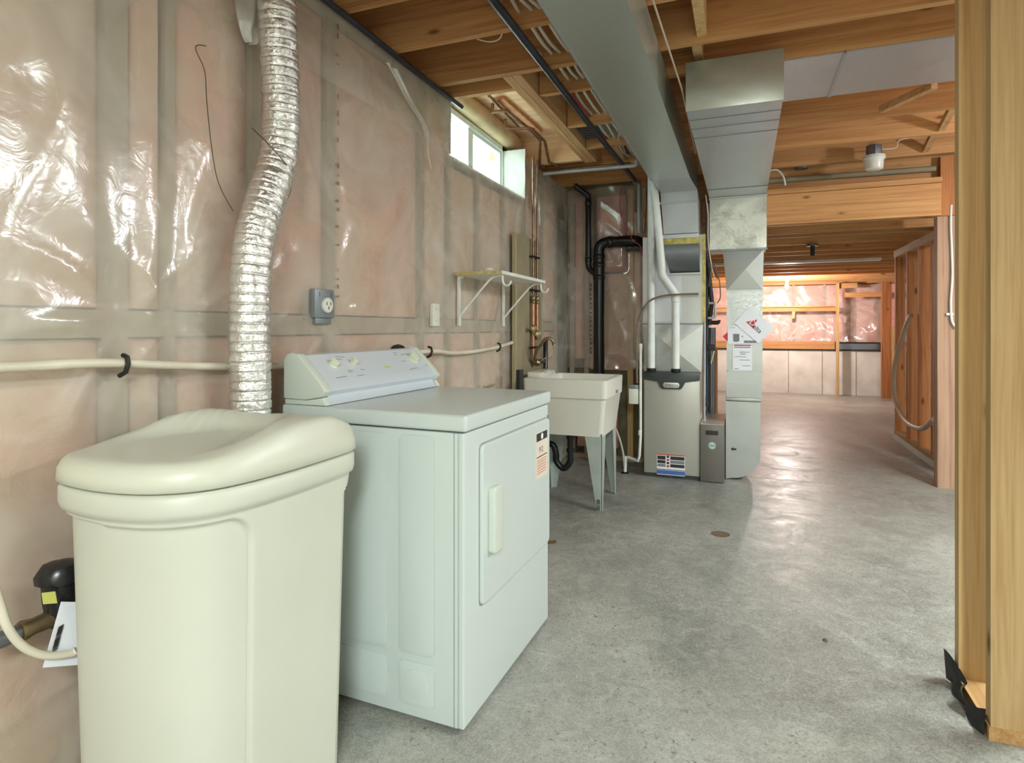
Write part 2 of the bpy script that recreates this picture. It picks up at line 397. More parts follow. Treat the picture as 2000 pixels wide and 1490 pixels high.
def batt(y0, y1, z0, z1, parent, mat, seed, x0=-1.635, xf=-1.528, bulge=.02):
    def fn(u, v):
        y = y0+(y1-y0)*u; z = z0+(z1-z0)*v
        e = min(1, 6*min(u, 1-u))*min(1, 9*min(v, 1-v))
        d = noise.noise((y*3.1+seed, z*2.3, seed))*.6+noise.noise((y*9, z*8+seed, 2.0))*.3
        return (xf-(1-e)*.02+e*bulge*.45+e*bulge*d*.5, y, z)
    n = max(4, int((y1-y0)/.04)); k = max(6, int((z1-z0)/.05)); mb = MB().grid(fn, n, k)
    mb.box(x0, xf-.025, y0, y1, z0, z1)
    return build(mb, 'batt', mat, parent, fixn=False)
for i in range(len(studs)-1):
    a = studs[i][0]+studs[i][1]/2+.002; b = studs[i+1][0]-studs[i+1][1]/2-.002
    mid = (a+b)/2; top = WZ0-.045 if WY0-.02 < mid < WY1 else ZC-.045
    batt(a, b, .05, 1.15, wl, M['pink'], i*1.7); batt(a, b, 1.232, top, wl, M['pink'], i*2.9+11)
def rid(p): return 1-abs(noise.noise(p))*2
stp = [(1.08,2.3),(1.08,1.2),(1.95,2.38),(1.95,1.2),(2.67,2.2),(2.67,1.0),(1.237,1.2),(.3,2.2),(.3,.7),(1.08,.35),(3.36,1.0)]
def filmx(y, z):
    d = .006+.010*noise.noise((y*1.3, z*.9, 1.3))
    # creases fanning out from staple points, plus taut ridges
    d += .010*max(0, rid((y*2.2+z*1.1, z*1.2-y*.7, 5.1))-.62)*1.6
    d += .008*max(0, rid((y*3.3-z*1.7, z*1.0+y*.9, 9.4))-.70)*1.8
    d += .006*max(0, rid((y*.9-z*4.5, z*1.2, 3.3))-.72)
    for sy, sz in stp:
        dy, dz = y-sy, z-sz; r = math.hypot(dy, dz)
        if r < .7:
            a = math.atan2(dz, dy); d += .011*max(0, math.sin(a*7+sy*9+2.2*noise.noise((dy*3, dz*3, sy))))**6*(1-r/.7)*sst(0, .12, r)
    near = min(abs(y-q) for q, w in studs)
    d *= .35+.65*sst(.0, .12, near)
    return WX-.004+max(-.014, d)
def sheet(name, y0, y1, z0, z1, step, parent, mat, fx=filmx):
    nu = int((y1-y0)/step); nv = int((z1-z0)/step)
    return build(MB().grid(lambda u, v: (fx(y0+(y1-y0)*u, z0+(z1-z0)*v), y0+(y1-y0)*u, z0+(z1-z0)*v), nu, nv), name, mat, parent, fixn=False, angle=180)
sheet('plastic_sheet', -.6, JY-.01, .02, WZ0, .016, wl, M['film'])
sheet('plastic_sheet', -.6, WY0, WZ0, ZC-.005, .018, wl, M['film'])
sheet('plastic_sheet', WY1, JY-.01, WZ0, ZC-.005, .02, wl, M['film'])
# print along the film over a stud and the mirrored lettering low down
m = MB()
for k in range(34):
    z = 1.30+k*.034
    if random.random() < .6:
        m.box(WX+.008, WX+.0086, 1.952+random.uniform(-.008, .004), 1.957+random.uniform(0, .005), z, z+random.uniform(.006, .026))
o = build(m, 'print_mark', M['printfaint'], wl, smooth=False); o['kind'] = 'stuff'
m = MB()
for y0 in (2.86, 3.10, 3.36):
    for k in range(9):
        y = y0+k*.02; m.box(WX+.016, WX+.0166, y, y+.012, .80+.001*k, .815+random.uniform(0, .008))
    m.box(WX+.016, WX+.0166, y0-.01, y0+.2, .785, .79); m.box(WX+.016, WX+.0166, y0-.01, y0-.004, .785, .83); m.box(WX+.016, WX+.0166, y0+.19, y0+.196, .785, .83)
o = build(m, 'print_mark', M['printfaint'], wl, smooth=False); o['kind'] = 'stuff'
# loose flap of film by the window, tape strips, sagging corner of sheet at the top
def flap(pts, w, name='film_fold', mat='filmloose', seed=0):
    P = smoothpath(pts, 6); n = len(P)-1
    def fn(u, v):
        p = P[int(round(u*n))]; ww = w*(1-.85*u)
        return (p.x+.012*math.sin(v*9+seed+u*3), p.y+(v-.5)*ww, p.z)
    return build(MB().grid(fn, n, 8), name, M[mat], wl, fixn=False, angle=180)
flap([AX(765, 130, -1.47), AX(795, 190, -1.462), AX(826, 240, -1.466), AX(835, 268, -1.475)], .10)
flap([AX(485, -40, -1.47), AX(487, 30, -1.455), AX(488, 60, -1.46), AX(490, 85, -1.47)], .16, seed=2)
flap([AX(1045, 372, -1.47), AX(1050, 410, -1.46), AX(1053, 440, -1.475)], .10, seed=4)
# black sealant bead / rod at the top of the film
build(MB().tube([(-1.475, y*.35-1.0, 2.418+.003*math.sin(y*1.7)) for y in range(12)]+[(-1.47, 3.02, 2.415)], .013, 8), 'sealant_rod', M['black_iron'], wl)
# small cord end hanging on the wall
tg = [AX(835, 268, -1.478), AX(836, 300, -1.476), AX(842, 330, -1.478)]
build(MB().tube(smoothpath(tg), .003, 6), 'cord_end', M['cable'], wl)

# ---- window in the left wall
w1 = sroot('window_1', (-1.7, (WY0+WY1)/2, WZ0))
xo, xi = -1.735, -1.675
m = MB()
m.box(xo, xi, WY0, WY1, WZ0, WZ0+.035); m.box(xo, xi, WY0, WY1, WZ1-.035, WZ1); m.box(xo, xi, WY0, WY0+.035, WZ0, WZ1); m.box(xo, xi, WY1-.035, WY1, WZ0, WZ1)
build(m, 'window_frame', M['vinyl'], w1, smooth=False)
ymu = AX(917, 250, -1.69).y
build(MB().box(xo, xi-.01, ymu-.028, ymu+.028, WZ0+.035, WZ1-.035), 'mullion', M['vinyl'], w1, smooth=False)
build(MB().box(xo+.03, xo+.034, WY0+.035, ymu-.028, WZ0+.035, WZ1-.035), 'pane', M['glass'], w1, smooth=False)
build(MB().box(xo+.018, xo+.022, ymu+.028, WY1-.035, WZ0+.035, WZ1-.035), 'pane', M['glass'], w1, smooth=False)
m = MB(); m.box(xo+.01, xi-.012, ymu+.028, ymu+.05, WZ0+.035, WZ1-.035); m.box(xo+.01, xi-.012, ymu+.05, WY1-.035, WZ1-.06, WZ1-.035); m.box(xo+.01, xi-.012, WY1-.06, WY1-.035, WZ0+.035, WZ1-.06)
build(m, 'sash', M['vinyl'], w1, smooth=False)
build(MB().box(xi, WX-.006, WY0, WY1, WZ0-.02, WZ0-.004), 'sill', M['vinyl'], w1, smooth=False)
def jamb(y, s): 
    return MB().grid(lambda u, v: (xi+(WX-xi-.002)*u, y+s*.012*(1+noise.noise((u*5, v*6, y))), WZ0+(ZC+.06-WZ0)*v), 8, 12)
build(jamb(WY1-.008, -1), 'jamb_lining', M['wallpaint'], w1, fixn=False, angle=180)
build(jamb(WY0+.008, 1), 'jamb_lining', M['vinyl'], w1, fixn=False, angle=180)

# ---- alcove wall behind the sink (stands across the left wall's end)
wb = sroot('wall_back', (-1.12, JY+.1, 0))
build(MB().box(-1.64, -.76, JY+.11, JY+.26, 0, ZS+.04), 'foundation', M['foundgreen'], wb, smooth=False)
for x, w in ((-1.46,.04),(-1.325,.04),(-.93,.05),(-.80,.05)):
    build(MB().box(x-w/2, x+w/2, JY+.012, JY+.105, .04, ZC-.04), 'stud', M['stud'] if x > -1 else M['wallstud'], wb, smooth=False)
build(MB().box(-1.49, -.77, JY+.012, JY+.105, 0, .04), 'bottom_plate', M['wallstud'], wb, smooth=False)
def battb(x0, x1, z0, z1, mat, seed, bulge=.03, yf=JY+.02):
    def fn(u, v):
        e = min(1, 5*min(u, 1-u))*min(1, 7*min(v, 1-v)); x = x0+(x1-x0)*u; z = z0+(z1-z0)*v
        return (x, yf+(1-e)*.03-e*bulge*(.6+.7*noise.noise((x*6+seed, z*5, seed))), z)
    mb = MB().grid(fn, max(6, int((x1-x0)/.03)), max(8, int((z1-z0)/.03))); mb.box(x0, x1, yf+.035, JY+.105, z0, z1)
    return build(mb, 'batt', mat, wb, fixn=False)
battb(-1.44, -1.35, .9, 2.36, M['pinkdeep'], 3)
battb(-1.30, -.96, .80, 1.66, M['pink'], 5); battb(-1.24, -.97, 1.68, 2.36, M['pinkpillow'], 8, .07)
battb(-.905, -.83, .9, 2.2, M['pink'], 9)
battb(-1.42, -1.05, .10, .62, M['pinkdeep'], 14, .10)
def fb(u, v):
    x = -1.49+.70*u; z = .82+(2.42-.82)*v
    return (x, JY-.018-.055*sst(1.66,1.72,z)*sst(-1.26,-1.20,x)*(1-sst(-.99,-.94,x))-.012*noise.noise((x*4, z*3, 2))-.016*max(0, rid((x*5+z*3, z*2-x, 4))-.6)-.03*sst(1.2, .85, z)*abs(noise.noise((x*6, z*4, 8))), z)
build(MB().grid(fb, 52, 110), 'plastic_sheet', M['film_thin'], wb, fixn=False, angle=180)
m = MB()
for k in range(16):
    z = .95+k*.04; m.box(-1.275, -1.265, JY-.05, JY-.0495, z, z+random.uniform(.01, .03))
o = build(m, 'print_mark', M['printblack'], wb, smooth=False); o['kind'] = 'stuff'

# ---- far side of the alcove, far wall, hidden sides of the basement
struct(build(MB().box(-.99, -.78, JY+.27, YF+.2, 0, 2.72), 'wall_inner', M['wallpaint'], smooth=False))
struct(build(MB().box(-1.8, 3.7, -2.55, -2.4, 0, 2.7), 'wall_rear', M['wallpaint'], smooth=False))
struct(build(MB().box(3.7, 3.85, -2.4, 12.3, 0, 2.7), 'wall_right', M['wallpaint'], smooth=False))
wf = sroot('wall_far', (.8, YF+.1, 0))
build(MB().box(-.78, 3.7, YF, YF+.2, 0, .80), 'foundation', M['foundation'], wf, smooth=False)
build(MB().box(-.78, 3.7, YF+.16, YF+.25, .80, 2.44), 'sheathing', M['wallstud'], wf, smooth=False)
build(MB().box(-.78, 2.2, YF-.02, YF+.16, .775, .80), 'ledge_strip', M['tar'], wf, smooth=False)  # thin black strip along the foundation ledge
build(MB().box(-.78, 1.5, YF-.03, YF+.06, .80, .93), 'bottom_plate', M['joist'], wf, smooth=False)
build(MB().box(1.5, 2.2, YF+.0, YF+.12, .80, .90), 'ledge_band', M['galvdark'], wf, smooth=False)  # dark grey band on the right part of the ledge
for px in (1540, 1606, 1672): sx_ = AY(px, 730, YF).x; build(MB().box(sx_-.006, sx_+.006, YF-.004, YF+.002, 0, .775), 'form_seam', M['plywood'], wf, smooth=False)
fst = [-.6, -.1, .32, .85, 1.35, 1.72, 1.82, 2.2, 2.7, 3.2]
for x in fst:
    build(MB().box(x-.02, x+.02, YF+.06, YF+.15, .93, 1.95), 'stud', M['wallstud'], wf, smooth=False)
def battf(x0, x1, seed):
    def fn(u, v):
        e = min(1, 5*min(u, 1-u))*min(1, 7*min(v, 1-v)); x = x0+(x1-x0)*u; z = .93+(1.94-.93)*v
        return (x, YF+.07-e*.04*(.5+.6*noise.noise((x*5+seed, z*5, seed))), z)
    mb = MB().grid(fn, 14, 22); mb.box(x0, x1, YF+.08, YF+.15, .93, 1.94); return build(mb, 'batt', M['pinkdeep'], wf, fixn=False)
for i in range(len(fst)-1): battf(fst[i]+.022, fst[i+1]-.022, i*3.1)
build(MB().grid(lambda u, v: (-.7+2.95*u, YF+.012-.02*noise.noise((u*12, v*4, 3))-.022*max(0, rid((u*16+v*4, v*4-u*6, 6))-.55), .93+1.0*v), 90, 36), 'plastic_sheet', M['film_thin'], wf, fixn=False, angle=180)
build(MB().box(-.78, 3.7, YF-.06, YF+.15, 1.95, 2.235), 'rim_board', M['joist'], wf, smooth=False)
# wooden frame standing before the far wall
struct(wf)
fr = thing('wooden_shelf_frame', 'unpainted wooden shelf rail and upright against the pink insulated end wall', 'shelf frame', (1.55, YF-.2, 0))
u0 = AY(1636, 775, YF-.2)
build(MB().box(u0.x-.02, u0.x+.02, YF-.24, YF-.15, 0, 1.95), 'upright', M['stud'], fr, smooth=False)
build(MB().box(-.7, 1.46, YF-.20, YF-.06, 1.545, 1.565), 'shelf_board', M['joist'], fr, smooth=False)
build(MB().box(-.7, 1.54, YF-.16, YF-.12, 1.47, 1.545), 'rail', M['joist'], fr, smooth=False)
build(MB().bar(AY(1550, 608, YF-.14), AY(1549, 622, YF-.14), .05, .03, (0,1,0)), 'bracket', M['stud'], fr, smooth=False)
build(MB().box(u0.x+.02, u0.x+.3, YF-.2, YF-.16, 1.86, 1.95), 'head_block', M['joist'], fr, smooth=False)
g0 = thing('door_framing', 'rough wooden post and short header at the right end of the pink wall', 'framing', (2.2, YF-.3, 0))
build(MB().box(2.16, 2.30, YF-.34, YF-.25, 0, 1.95), 'jack_stud', M['stud_warm'], g0, smooth=False)
build(MB().box(2.30, 2.345, YF-.34, YF-.25, 0, 1.2), 'cripple_stud', M['stud'], g0, smooth=False)
build(MB().box(1.62, 2.16, YF-.32, YF-.28, 1.70, 1.78), 'header', M['joist'], g0, smooth=False)

# ---- ceiling: subfloor and joists
ce = struct(build(MB().box(-1.8, 3.7, -2.4, 5.60, ZS, ZS+.05), 'ceiling', M['osb'], smooth=False))
JT = .038
def joist(x0, x1, yfar, z0=ZC, z1=ZS-.001, mat='joist', parent=None, name='joist'):
    return build(MB().box(x0, x1, yfar-JT, yfar, z0, z1), name, M[mat], parent or ce, smooth=False)
for y in (-2.0, -1.6, -1.2, -.8, -.4, 0, .4, .79, 1.19, 1.6, 2.005, 2.376, 2.79): joist(-1.735, 3.7, y)
joist(-1.735, -1.13, 2.975)
joist(-1.03, 3.7, 3.11)
for y in (3.66, 4.14): joist(-1.03, 3.7, y)
joist(-1.03, 3.7, 4.66); joist(-1.735, 3.7, 5.175)
for x0 in (-1.13, -1.081): build(MB().box(x0, x0+.046, 2.79, 4.46, ZC-.002, ZS-.001), 'trimmer', M['joist_y'], ce, smooth=False)
build(MB().box(-1.735, -1.13, 4.38, 4.42, ZC, ZS-.001), 'bay_header', M['bayply'], ce, smooth=False)
build(MB().box(-1.735, -1.13, 2.98, 4.38, ZS-.018, ZS-.001), 'bay_panel', M['bayply'], ce, smooth=False)
o0, o1 = AZ(972, 193, ZS-.03), AZ(1028, 262, ZS-.03)
build(MB().bar((o0.x, o0.y, ZS-.03), (o0.x+.02, o1.y-.02, ZS-.03), .09, .02), 'strapping', M['osb'], ce, smooth=False)
build(MB().tube([(-1.655, 3.30, 2.60), (-1.65, 3.6, 2.605), (-1.655, 4.2, 2.60), (-1.66, 4.36, 2.60)], [.055,.068,.07,.06], 14), 'rim_insulation', M['rimroll'], ce)
build(MB().grid(lambda u, v: (-1.70+.10*v, 3.0+.36*u, 2.535+.12*v+.02*noise.noise((u*7, v*5, 1))), 14, 6), 'rim_film', M['filmloose'], ce, fixn=False, angle=180)
# bridging
for (xa, y0, y1) in ((-.17, 2.376, 2.752), (-.20, 2.79, 3.072)):
    build(MB().box(xa-.02, xa+.02, y0, y1, 2.46, 2.64), 'blocking', M['stud'], ce, smooth=False)
def brg(a, b): build(MB().bar(a, b, .038, .038), 'bridging', M['joist_y'], ce, smooth=False)
p0 = AZ(1717, 217, 2.46); pass
q0 = AZ(1722, 214, 2.455); brg((q0.x, q0.y, 2.455), AZ(1825, 166, 2.45))
r0 = AZ(1772, 330, 2.46); brg((r0.x, 5.13, 2.47), (r0.x+.02, 4.665, 2.65))
r1 = AZ(1818, 275, 2.46); brg((r1.x, 4.62, 2.47), (r1.x+.02, 4.145, 2.65))
brg((1.55, 4.14, 2.655), (1.55, 3.68, 2.47))
for xa in (-.86, -.62):
    build(MB().box(xa-.019, xa+.019, 4.14, 4.62, 2.47, 2.62), 'blocking', M['joist_y'], ce, smooth=False)
# lower ceiling of the far room
cf = struct(build(MB().box(-.78, 3.7, 5.34, YF+.16, ZF+.236, ZF+.29), 'ceiling_far', M['osb'], smooth=False))
fy = [5.78, 6.02, 6.55, 7.14, 7.52, 7.92, 8.30, 8.70, 9.22, 9.80, 10.40, 11.0, 11.5]
for y in fy: joist(-.78, 3.7, y, ZF, ZF+.235, 'joist', cf)
build(MB().box(-.78, 1.5, 8.04, 8.16, ZF-.03, ZF), 'lit_joist_strip', M['whitem'], cf, smooth=False)  # white strip imitates a joist brightened by lamp light
build(MB().box(-.78, 3.7, 5.30, 5.338, 2.24, ZS-.002), 'rim_board', M['joist'], cf, smooth=False)
tb = struct(build(MB().box(-.24, 1.345, 5.19, 5.235, 2.0, 2.235), 'trim_1', M['joist'], smooth=False))    # beam across the passage
build(MB().box(-.24, 1.345, 5.165, 5.295, 2.237, 2.275), 'beam_plate', M['joist'], tb, smooth=False)
build(MB().box(-.24, 1.335, 5.24, 5.295, 1.997, 2.235), 'beam_ply', M['joist'], tb, smooth=False)

# ---- stud partitions on the right
pr = sroot('wall_partition', (.7, 2.25, 0))
build(MB().box(.66, .75, 2.091, 2.129, .038, ZC), 'stud', M['stud'], pr, smooth=False)
build(MB().box(.655, .745, 2.345, 2.385, .038, ZC), 'stud', M['stud'], pr, smooth=False)
build(MB().box(.655, .75, 2.088, 2.39, 0, .038), 'bottom_plate', M['plate'], pr, smooth=False)
def memb(u, v):
    y = 2.10+.30*u; e = v
    return (.648-.02*(1-v)*abs(math.sin(u*7))+(.02*math.sin(u*11)*v), y, .004+(.045+.045*sst(.6, 1, u)+.012*math.sin(u*15))*v)
build(MB().grid(memb, 20, 5), 'membrane_flap', M['tar'], pr, fixn=False, angle=180)
po = sroot('wall_partition_post', (1.4, 5.3, 0))
build(MB().box(1.335, 1.375, 5.25, 5.34, .0, 2.0), 'stud', M['post'], po, smooth=False)
build(MB().box(1.376, 1.50, 5.253, 5.34, .0, 2.0), 'stud', M['post'], po, smooth=False)
build(MB().box(1.352, 1.50, 5.24, 5.29, 2.002, ZC-.002), 'stud', M['stud_warm'], po, smooth=False)
build(MB().box(1.51, 2.3, 5.25, 5.34, 0, .038), 'bottom_plate', M['post'], po, smooth=False)
pf = sroot('wall_partition_far', (1.54, 6.6, 0))
build(MB().box(1.49, 1.60, 5.45, 7.46, 0, .05), 'curb', M['foundation'], pf, smooth=False)
build(MB().box(1.5, 1.59, 5.50, 7.44, .05, .088), 'bottom_plate', M['plate'], pf, smooth=False)
build(MB().box(1.5, 1.59, 5.40, 7.44, 1.925, 1.998), 'top_plate', M['plate'], pf, smooth=False)
for y in (7.40, 6.92, 6.50, 6.08, 5.68):
    build(MB().box(1.5, 1.59, y-.038, y, .088, 1.925), 'stud', M['stud_warm'], pf, smooth=False)

# ================================================================== LAMPS
def lampobj(kind, name, parent, loc, energy, color, **kw):
    L = bpy.data.lights.new(name, kind); L.energy = energy; L.color = color
    for k, v in kw.items(): setattr(L, k, v)
    o = bpy.data.objects.new(name, L); COL.objects.link(o); o.parent = parent; o.location = Vector(loc)-WORLD[parent]; return o
def bulb_lamp(loc, label, lit, energy=0, color=(1,.9,.78), zc=None):
    x, y, z = loc
    t = thing('ceiling_bulb', label, 'lamp', (x, y, z))
    zt = zc or z+.12
    build(MB().lathe([(.05, zt-z), (.05, zt-z-.015), (.028, zt-z-.04), (.022, .045), (.02, .03)], (x, y, z), n=20), 'lamp_holder', M['porcelain'], t)
    build(MB().lathe([(.004, -.045), (.022, -.038), (.032, -.015), (.030, .005), (.018, .03), (.014, .045)], (x, y, z), n=18), 'bulb', M['bulb'] if lit else M['bulboff'], t)
    if lit: lampobj('POINT', 'lamp_light', t, (x, y, z-.10), energy, color, shadow_soft_size=.06)
    return t
fbp = AY(1537, 558, 10.7)
bulb_lamp((fbp.x, fbp.y, 1.86), 'lit bare bulb under the ceiling joists near the pink insulated end wall', True, LAMP_FAR, (1,.91,.86), ZF)
bulb_lamp((2.3, 3.95, 2.30), 'lit bare bulb in the side room beyond the stud partition', True, LAMP_SIDE, (.93,.94,1), ZC)
def fill_strip(x, y, e, label, L=1.2):  # invented fixtures out of view, added to even out the light
    t = thing('fill_strip', label, 'lamp', (x, y, 2.37), 'added strip lamps')
    build(MB().box(x-.07, x+.07, y-L/2, y+L/2, 2.385, 2.438), 'housing', M['whitepaint'], t)
    for s in (-.035, .035): build(MB().tube([(x+s, y-L/2+.03, 2.365), (x+s, y+L/2-.03, 2.365)], .013, 10), 'fill_tube', M['tube'], t)
    lampobj('AREA', 'lamp_light', t, (x, y, 2.345), e, (.90,1,.97), shape='RECTANGLE', size=.25, size_y=L)
fill_strip(.6, -1.6, FILL_BACK, 'added white twin-tube fill lamp on the joists at the rear of the laundry area')
fill_strip(2.15, 2.6, FILL_SIDE, 'added white twin-tube fill lamp on the joists of the side room')
# unlit fixture with a frosted shade on the joists
fx = AZ(1707, 306, 2.42)
t = thing('ceiling_light', 'unlit white jar-shaded ceiling light on a metal box under the joists', 'lamp', (fx.x, fx.y, 2.33))
build(MB().lathe([(.05, .17), (.052, .10), (.05, .09)], (fx.x, fx.y, 2.33), n=8), 'junction_box', M['galvdark'], t)
build(MB().lathe([(.072, .095), (.074, .075), (.062, .06), (.058, .0), (.05, -.006), (.0, -.008)], (fx.x, fx.y, 2.33), n=28), 'shade', M['porcelain'], t)
build(MB().tube(smoothpath([(fx.x+.04, fx.y, 2.47), (fx.x+.14, fx.y+.02, 2.475), (fx.x+.17, fx.y+.02, 2.53), (fx.x+.36, fx.y+.03, 2.54)]), .004, 6), 'feed_cable', M['cable'], t)
b0 = AZ(1565, 330, 2.43)
tag(build(MB().lathe([(.05, 0), (.05, .03), (.03, .032), (.028, .18)], (b0.x, b0.y, 2.43), n=16), 'junction_box', M['galvdark']), 'round grey metal junction box beside the unlit ceiling light', 'junction box')
h0 = AZ(1587, 476, 2.0)
t = thing('lamp_socket', 'empty black lamp socket on a round ceiling box in the far room', 'lamp socket', (h0.x, h0.y, 1.90))
build(MB().lathe([(.055, .075), (.055, .095)], (h0.x, h0.y, 1.90), n=16), 'box_cover', M['galvdark'], t)
build(MB().lathe([(.018, -.02), (.02, .0), (.02, .075)], (h0.x, h0.y, 1.90), n=12), 'socket', M['rubber'], t)

# ================================================================== WATER SOFTENER TANK
OUT = smoothpath([(q[0], q[1], 0) for q in [(-1.395,.98),(-1.385,.875),(-1.33,.822),(-1.19,.803),(-1.065,.828),(-.985,.905),(-.955,1.05),(-.953,1.25),(-.965,1.33),(-1.01,1.358),(-1.15,1.362),(-1.32,1.362),(-1.375,1.345),(-1.395,1.28),(-1.395,.98)]], 26)[:-1]
TC = Vector((-1.175, 1.09, 0))
def inset(p, d):
    v = (p-TC); return TC+v*(1-d/v.length)
tk = thing('water_softener_tank', 'cream plastic water softener cabinet with a scooped lid beside the dryer', 'water softener', (TC.x, TC.y, 0))
m = MB(); n = len(OUT); zs = [0, .02, .2, .4, .6, .70, .73, .74, .75, .758, .765, .771, .776, .78, .784, .7875, .79, .797, .803, .815, .845, .852]
for z in zs:
    for p in OUT:
        tap = .014+.022*(1-z/.8) if z < .8 else 0
        if z >= .797: tap = .014*(1-sst(.797, .806, z))
        if z > .846: tap = .006
        mk = 0
        if z < .80 and p.x > -1.39:
            dy = .985-p.y if p.x > -1.2 else 1.0
            # rounded top corner of the recessed front
            if p.x > -1.2 and dy > 0:
                cr = .06; zz = .788-z
                sd = cr-math.hypot(cr-dy, cr-zz) if dy < cr and zz < cr else min(dy, zz)
                mk = sst(0, .010, sd)
            elif p.x <= -1.2 and p.y < 1.1: mk = 1.0 if z < .788 else 0
            if p.x > -1.0 and p.y > 1.295 and z < .74+(p.y-1.295): mk = 1.0
        m.v.append(inset(p, tap+.011*mk)+Vector((0,0,z)))
for i in range(len(zs)-1):
    for k in range(n): m.f.append([i*n+k, i*n+(k+1) % n, (i+1)*n+(k+1) % n, (i+1)*n+k])
m.f.append(list(range(n))[::-1]); m.f.append([(len(zs)-1)*n+k for k in range(n)])
build(m, 'body', M['tank'], tk, angle=60)
def lidz(x, y):
    rim = .048*sst(.88, 1.15, y)*(1-.75*sst(1.22, 1.36, y))
    e = math.hypot((x+1.21)/.165, (y-1.045)/.205)
    return .912+rim*sst(.82, 1.12, e)+.004*sst(.9, .0, e)*0
m = MB(); rings = [(.004, .856), (-.004, .86), (-.002, .885), (.006, None), (.016, None), (.03, None), (.05, None), (.075, None), (.10, None), (.13, None), (.16, None)]
for d, zz in rings:
    for p in OUT:
        q = inset(p, d); 
        if zz is None: z = lidz(q.x, q.y)-(.012 if d < .01 else .003 if d < .02 else 0)
        else: z = zz if zz < .88 else min(zz, lidz(q.x, q.y)-.02)
        m.v.append(Vector((q.x, q.y, z)))
R = len(rings)
base = [m.v[(R-1)*n+k].copy() for k in range(n)]
for s in (.8, .6, .4, .2):
    for b in base:
        x = TC.x+(b.x-TC.x)*s; y = TC.y+(b.y-TC.y)*s; m.v.append(Vector((x, y, lidz(x, y))))
R += 4
for i in range(R-1):
    for k in range(n): m.f.append([i*n+k, i*n+(k+1) % n, (i+1)*n+(k+1) % n, (i+1)*n+k])
m.f.append([(R-1)*n+k for k in range(n)]); m.f.append(list(range(n))[::-1])
build(m, 'lid', M['tank2'], tk, angle=70)

# water meter and fittings low on the wall, partly behind the tank
wm = AX(118, 1165, -1.43)
t = thing('water_meter', 'black capped water meter with a yellow label on the wall behind the cream tank', 'water meter', (wm.x, wm.y, wm.z-.08))
build(MB().lathe([(.026, -.06), (.03, -.03), (.034, .0), (.036, .035), (.047, .038), (.049, .055), (.036, .074), (.010, .08)], (wm.x, wm.y, wm.z), n=9), 'meter_body', M['abs'], t)
lb = [AX(82, 1158, -1.392), AX(108, 1155, -1.388), AX(112, 1178, -1.388), AX(85, 1180, -1.392)]
build(MB().add([q for q in lb]+[q+Vector((-.002,0,0)) for q in lb], [(0,1,2,3),(7,6,5,4),(0,1,5,4),(1,2,6,5),(2,3,7,6),(3,0,4,7)]), 'label', M['yellow'], t, smooth=False)
p0, p1, p2 = AX(-30, 1262, -1.44), AX(45, 1232, -1.435), AX(108, 1205, -1.43)
build(MB().tube([p0, p1], .017, 12), 'inlet_pipe', M['galvdark'], t)
build(MB().tube([p1+(p0-p1)*.1, p1, p1+(p2-p1)*.3, p2], [.021,.022,.018,.02], 10), 'brass_fitting', M['brass'], t)
tgq = [AX(120, 1175, -1.385), AX(170, 1176, -1.385), AX(160, 1298, -1.385), AX(84, 1304, -1.39)]
t = thing('paper_tag', 'white paper tag with a barcode hanging beside the water meter', 'tag', tgq[3])
build(MB().add(tgq+[q+Vector((-.0015,0,0)) for q in tgq], [(0,1,2,3),(7,6,5,4),(0,1,5,4),(1,2,6,5),(2,3,7,6),(3,0,4,7)]), 'card', M['paper'], t, smooth=False)
m = MB()
for k in range(14):
    a = AX(114-k*1.0, 1226+k*3.6, -1.3835); b = a+Vector((0, .011, .002)); m.bar(a, b, .001, random.choice((.0018, .003)), (0,0,1))
build(m, 'barcode', M['printblack'], t, smooth=False)
tag(build(MB().tube(smoothpath([AX(-20, 1120, -1.38), AX(0, 1180, -1.38), AX(15, 1225, -1.38), AX(45, 1262, -1.38), AX(90, 1280, -1.38), AX(138, 1276, -1.375), AX(150, 1270, -1.37)]), .0085, 10), 'drain_tube', M['pex']), 'translucent white drain tube looping in front of the paper tag', 'tube')

# ================================================================== DRYER (local frame: front plane x=0, near side y=0)
DO = Vector((-.755, 1.565, 0)); DR = math.radians(-1.65)
dy = thing('clothes_dryer', 'white front-loading clothes dryer with a sloped control console', 'dryer', DO, rotz=DR, local=True)
def DB(mb, name, mat, parent=dy, **k): return build(mb, name, M[mat], parent, local=True, **k)
DMi = (Matrix.Translation(DO) @ Matrix.Rotation(DR, 4, 'Z')).inverted()
def side(px, py):   # onto the near side face
    o = DMi @ Vector((0, 0, CZ)); d = (DMi.to_3x3() @ Vector(ray(px, py))); t = -o.y/d.y; return o+d*t
def front(px, py):
    o = DMi @ Vector((0, 0, CZ)); d = (DMi.to_3x3() @ Vector(ray(px, py))); t = -o.x/d.x; return o+d*t
DW, DD = .735, .675
DB(MB().box(-DD, -.02, 0, DW, .012, .872), 'cabinet', 'dryer', bevel=.004)
DB(MB().box(-.0205, 0, .0, DW, .012, .872), 'front_panel', 'dryer', bevel=.006, segs=3)
DB(MB().box(-DD-.002, .010, -.006, DW+.006, .877, .926), 'top', 'dryer', bevel=.010, segs=3)
for a in (-.6, -.06):
    for b in (.05, .68): DB(MB().cyl((a, b, 0), (a, b, .014), .02, 10), 'foot', 'rubber')
def rrect(x0, x1, z0, z1, r, n=5):
    out = []
    for cx, cz, a0 in ((x1-r, z1-r, 0), (x0+r, z1-r, 90), (x0+r, z0+r, 180), (x1-r, z0+r, 270)):
        for k in range(n+1):
            a = math.radians(a0+90*k/n); out.append((cx+r*math.cos(a), cz+r*math.sin(a)))
    return out
xA = side(756, 900).x; xB0, xB1 = side(779, 900).x, side(849, 900).x
